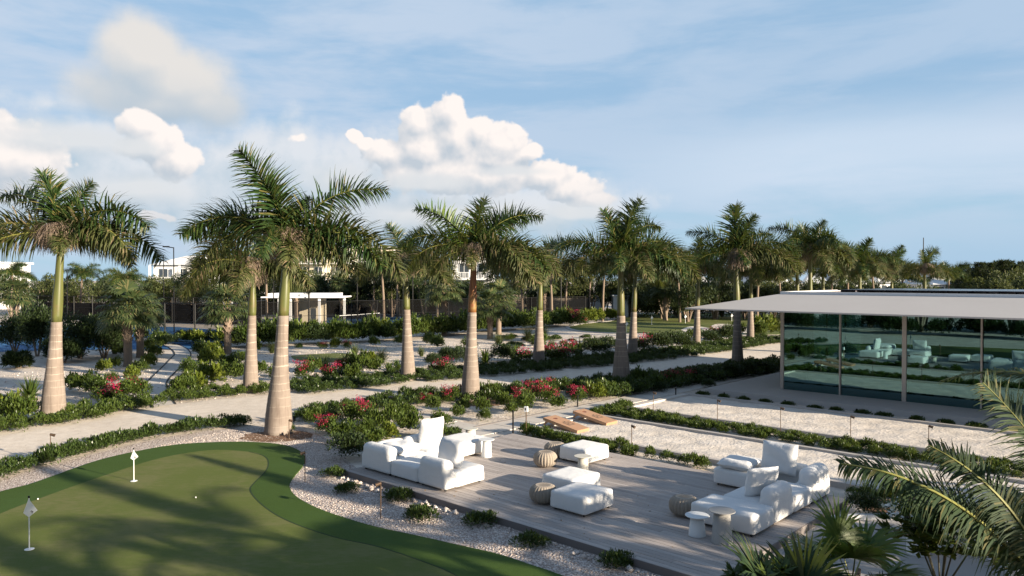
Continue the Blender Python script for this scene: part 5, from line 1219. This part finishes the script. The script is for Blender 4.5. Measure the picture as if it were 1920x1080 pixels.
# ---------------------------------------------------------------- corner at lower right
sheet('patio', [W(-3.6+2.3*math.cos(k*math.pi/20), 14.3+3.35*math.sin(k*math.pi/20)) for k in range(40)], .02, M['patio'])
mb = MB(); mb2 = MB()
arc = smooth_line([W(*p) for p in ((-5.9, 16.3), (-5.4, 17.0), (-4.8, 17.5), (-4.3, 17.72), (-3.6, 17.6), (-2.6, 17.2))], 6)
ribbon(mb, arc, .14, 0, .10); tag(mb.build('patio_curb', M['whitew'], None), 'thin curved white curb around the shaded patio', 'curb')
arc = smooth_line([W(*p) for p in ((-4.0, 15.45), (-3.9, 15.95), (-3.5, 16.4), (-3.05, 16.3), (-2.6, 15.9), (-2.3, 15.3), (-2.2, 14.6))], 6)
ribbon(mb2, arc, .36, 0, .45); mb2.lathe([(.18, 0), (.18, .449)], 20, *W(-4.0, 15.45)); tag(mb2.build('curved_bench', M['whitew'], None), 'curved white masonry bench half hidden by the palm fronds', 'bench')
x, y = G(1690, 950); o = put('lime', x, y, .8, 'bright feathery green bush behind the right sofa', None); 
sheet('mulch_bed', [(x+.95*math.cos(k*.4), y-.15+.7*math.sin(k*.4)) for k in range(16)], .006, M['mulch'])
x, y = G(1622, 965); put('dround', x, y, .75, 'dark broad leaved bush beyond the right corner of the deck')
for px, py in ((520, 818), (905, 755), (1165, 728)):
    x, y = G(px, py); sheet('mulch_bed', [(x+1.15*math.cos(k*.4)*(1+.1*math.sin(k*3)), y+.9*math.sin(k*.4)) for k in range(16)], .012, M['mulch'])
# foreground fan palms
FCN = fan_crown(31, 17, .62, .62, 34, M['coco'], .35, -.1); FCM = fan_crown(32, 14, .60, .6, 34, M['frond_lit'], .4, .0)
def near_fan(px, d, zc, s, crown, lb, rz=0):
    X = (px-960)/F*d; e = empty('fan_palm', (X, d, 0), rz, label=lb, cat='fan palm', group='fan palms')
    rough_trunk(zc, .13, .10, 5).build('trunk', M['bark'], e); o = link('crown', crown, e, (0, 0, zc)); o.scale = (s,)*3
near_fan(1490, 7.6, 1.50, 1.0, FCN, 'young fan palm nearest the camera at the bottom of the picture', .4)
near_fan(1600, 8.4, 1.75, .85, FCM, 'bright young fan palm with stiff upright leaves beside the deck corner', 2.0)
near_fan(1420, 7.4, 1.35, .8, FCN, 'dark young fan palm at the near corner of the deck', 3.0)
near_fan(1385, 7.1, 1.2, .8, FCN, 'dark fan palm at the bottom edge left of the other fan palms', 1.2)
near_fan(1560, 7.3, 1.35, .9, FCM, 'bright fan palm at the bottom edge between the other fan palms', 4.0)
near_fan(1660, 7.6, 1.2, .8, FCN, 'fan palm at the bottom edge below the frangipani', 5.0)
# plumeria with white flowers
D = 8.8; X = (1768-960)/F*D
e = empty('plumeria', (X, D, 0), label='frangipani bush with white flowers in the lower right corner', cat='frangipani')
g = np.random.default_rng(5); out = []; tips = []; m_ = MB()
for i in range(100):
    dvec = unit(np.array([g.normal(), g.normal(), abs(g.normal())*.8+.1])); tip = np.array([0, 0, 2.0])+dvec*np.array([.72, .62, .75])*g.uniform(.15, 1.0)**.7; tips.append(tip)
    if i % 14 == 0: m_.tube((0, 0, 1.45), tuple(tip), .012, 5, r2=.008)
    n = 16; a = g.uniform(0, 6.28, n); el_ = g.uniform(-.35, .7, n); Dv = np.stack([np.cos(a)*np.cos(el_), np.sin(a)*np.cos(el_), np.sin(el_)], 1)
    out.append(leaves(np.repeat(tip[None], n, 0), Dv, .19*g.uniform(.7, 1.2, n), .062, g, .5))
m_.tube((0, 0, 0), (0, 0, 1.5), .045, 8); m_.build('stem', M['stem'], e)
link('foliage', quads('plumeria_leaves', np.concatenate(out), M['mid']), e)
out = []
for i in (3, 9, 17, 22, 30, 36, 41, 58, 77):
    n = 34; c = tips[i]+np.array([0, -.05, .10]); out.append(leaves(c+g.normal(size=(n, 3))*.055, unit(g.normal(size=(n, 3))+np.array([0, -.3, .5])), .055, .05, g))
link('flowers', quads('plumeria_flowers', np.concatenate(out), M['wflower']), e)
e2 = copy_tree(e); bpy.data.objects.remove([c for c in e2.children if c.name.startswith('flowers')][0])
D2 = 7.9; e2.location = ((1440-960)/F*D2, D2, 0); e2.rotation_euler = (0, 0, 2.0); e2.scale = (.75, .75, .82); e2.name = 'broadleaf_bush'; tag(e2, 'dark long leaved bush at the bottom edge beside the near deck corner', 'bush')
# coconut palms just beyond the right edge
CF = {k: frond_mesh('coconut_frond_'+k, th, bd, L, .62, 74, seed=90+i, plumose=.12, sag=sg, lm=lm, wdt=.034, stalk=.16) for i, (k, th, bd, L, sg, lm) in enumerate((('a', 62, 70, 3.6, .3, 'coco'), ('b', 40, 66, 3.7, .35, 'coco'), ('c', 22, 74, 3.7, .55, 'coco'), ('d', 0, 66, 3.4, .7, 'coco'), ('e', 80, 30, 3.2, .2, 'coco')))}
def coconut(x, y, zc, lb, fronds, s=1.0):
    e = empty('coconut_palm', (x, y, 0), 0, label=lb, cat='coconut palm', group='coconut palms on the right')
    m_ = MB(); m_.lathe([(.2, 0), (.15, .4), (.12, zc)], 12, off=lambda z: (.25*(1-z/zc), 0)); m_.build('trunk', M['bark'], e)
    for (a_, k, sc) in fronds: o = link('frond', CF[k], e, (0, 0, zc), (random.uniform(-.1, .1), 0, R(a_))); o.scale = (sc*s,)*3
for k, th, bd, L, sg, lm in (('p', 60, 56, 2.5, .75, 'coco'), ('q', 80, 56, 2.2, .75, 'coco'), ('r', 80, 34, 3.0, .3, 'coco')): CF[k] = frond_mesh('coconut_frond_'+k, th, bd, L, .85 if k == 'r' else .58, 76, seed=120+ord(k), plumose=.12, twist=-.75, sag=sg, lm=lm, wdt=.022, stalk=.12)
ring = [(i*137.5+10, 'abcdbceacdbdbc'[i], .95) for i in range(14)]
coconut(5.35, 7.3, 1.95, 'coconut palm whose fronds reach in at the lower right corner', [(172, 'p', 1.0), (150, 'q', .88), (185, 'd', .3), (95, 'b', .7), (70, 'b', .8), (20, 'c', .9), (-40, 'c', .9), (-100, 'b', .7)])
coconut(4.35, 5.4, 2.75, 'coconut palm whose upright frond hangs in at the right edge', [(160, 'r', .62), (60, 'b', .8), (20, 'a', .9), (-20, 'b', .9), (-60, 'c', .9), (-100, 'b', .8), (0, 'd', .8)])
coconut(8.9, 9.8, 3.0, 'coconut palm just outside the right edge beside the patio', [(150, 'a', .6), (125, 'b', .9), (80, 'b', .9), (30, 'c', .9), (-30, 'c', .9), (-80, 'b', .9), (110, 'e', .8)])
coconut(10.6, 5.6, 4.3, 'coconut palm beyond the right edge of the view', ring)
for (u_, v_, zc, lb) in ((1.2, 13.2, 2.7, 'coconut palm beyond the right edge, level with the front of the deck'), (1.8, 15.8, 2.8, 'coconut palm beyond the right edge, level with the right sofa'), (3.0, 18.2, 2.9, 'coconut palm beyond the right edge, level with the back of the deck'), (5.0, 21.3, 3.0, 'coconut palm beyond the right edge, level with the near bocce court')):
    x, y = W(u_, v_); coconut(x, y, zc, lb, [(i*137.5+40*u_, 'bcdcdccdcdc'[i], .9) for i in range(11)])
coconut(9.0, 2.6, 4.0, 'coconut palm right behind the viewpoint', ring)
# hide nothing: drop kinds that were never placed
for k, (e, c_, n_) in KIND.items():
    if n_ == 0:
        for ch in list(e.children): bpy.data.objects.remove(ch)
        bpy.data.objects.remove(e)
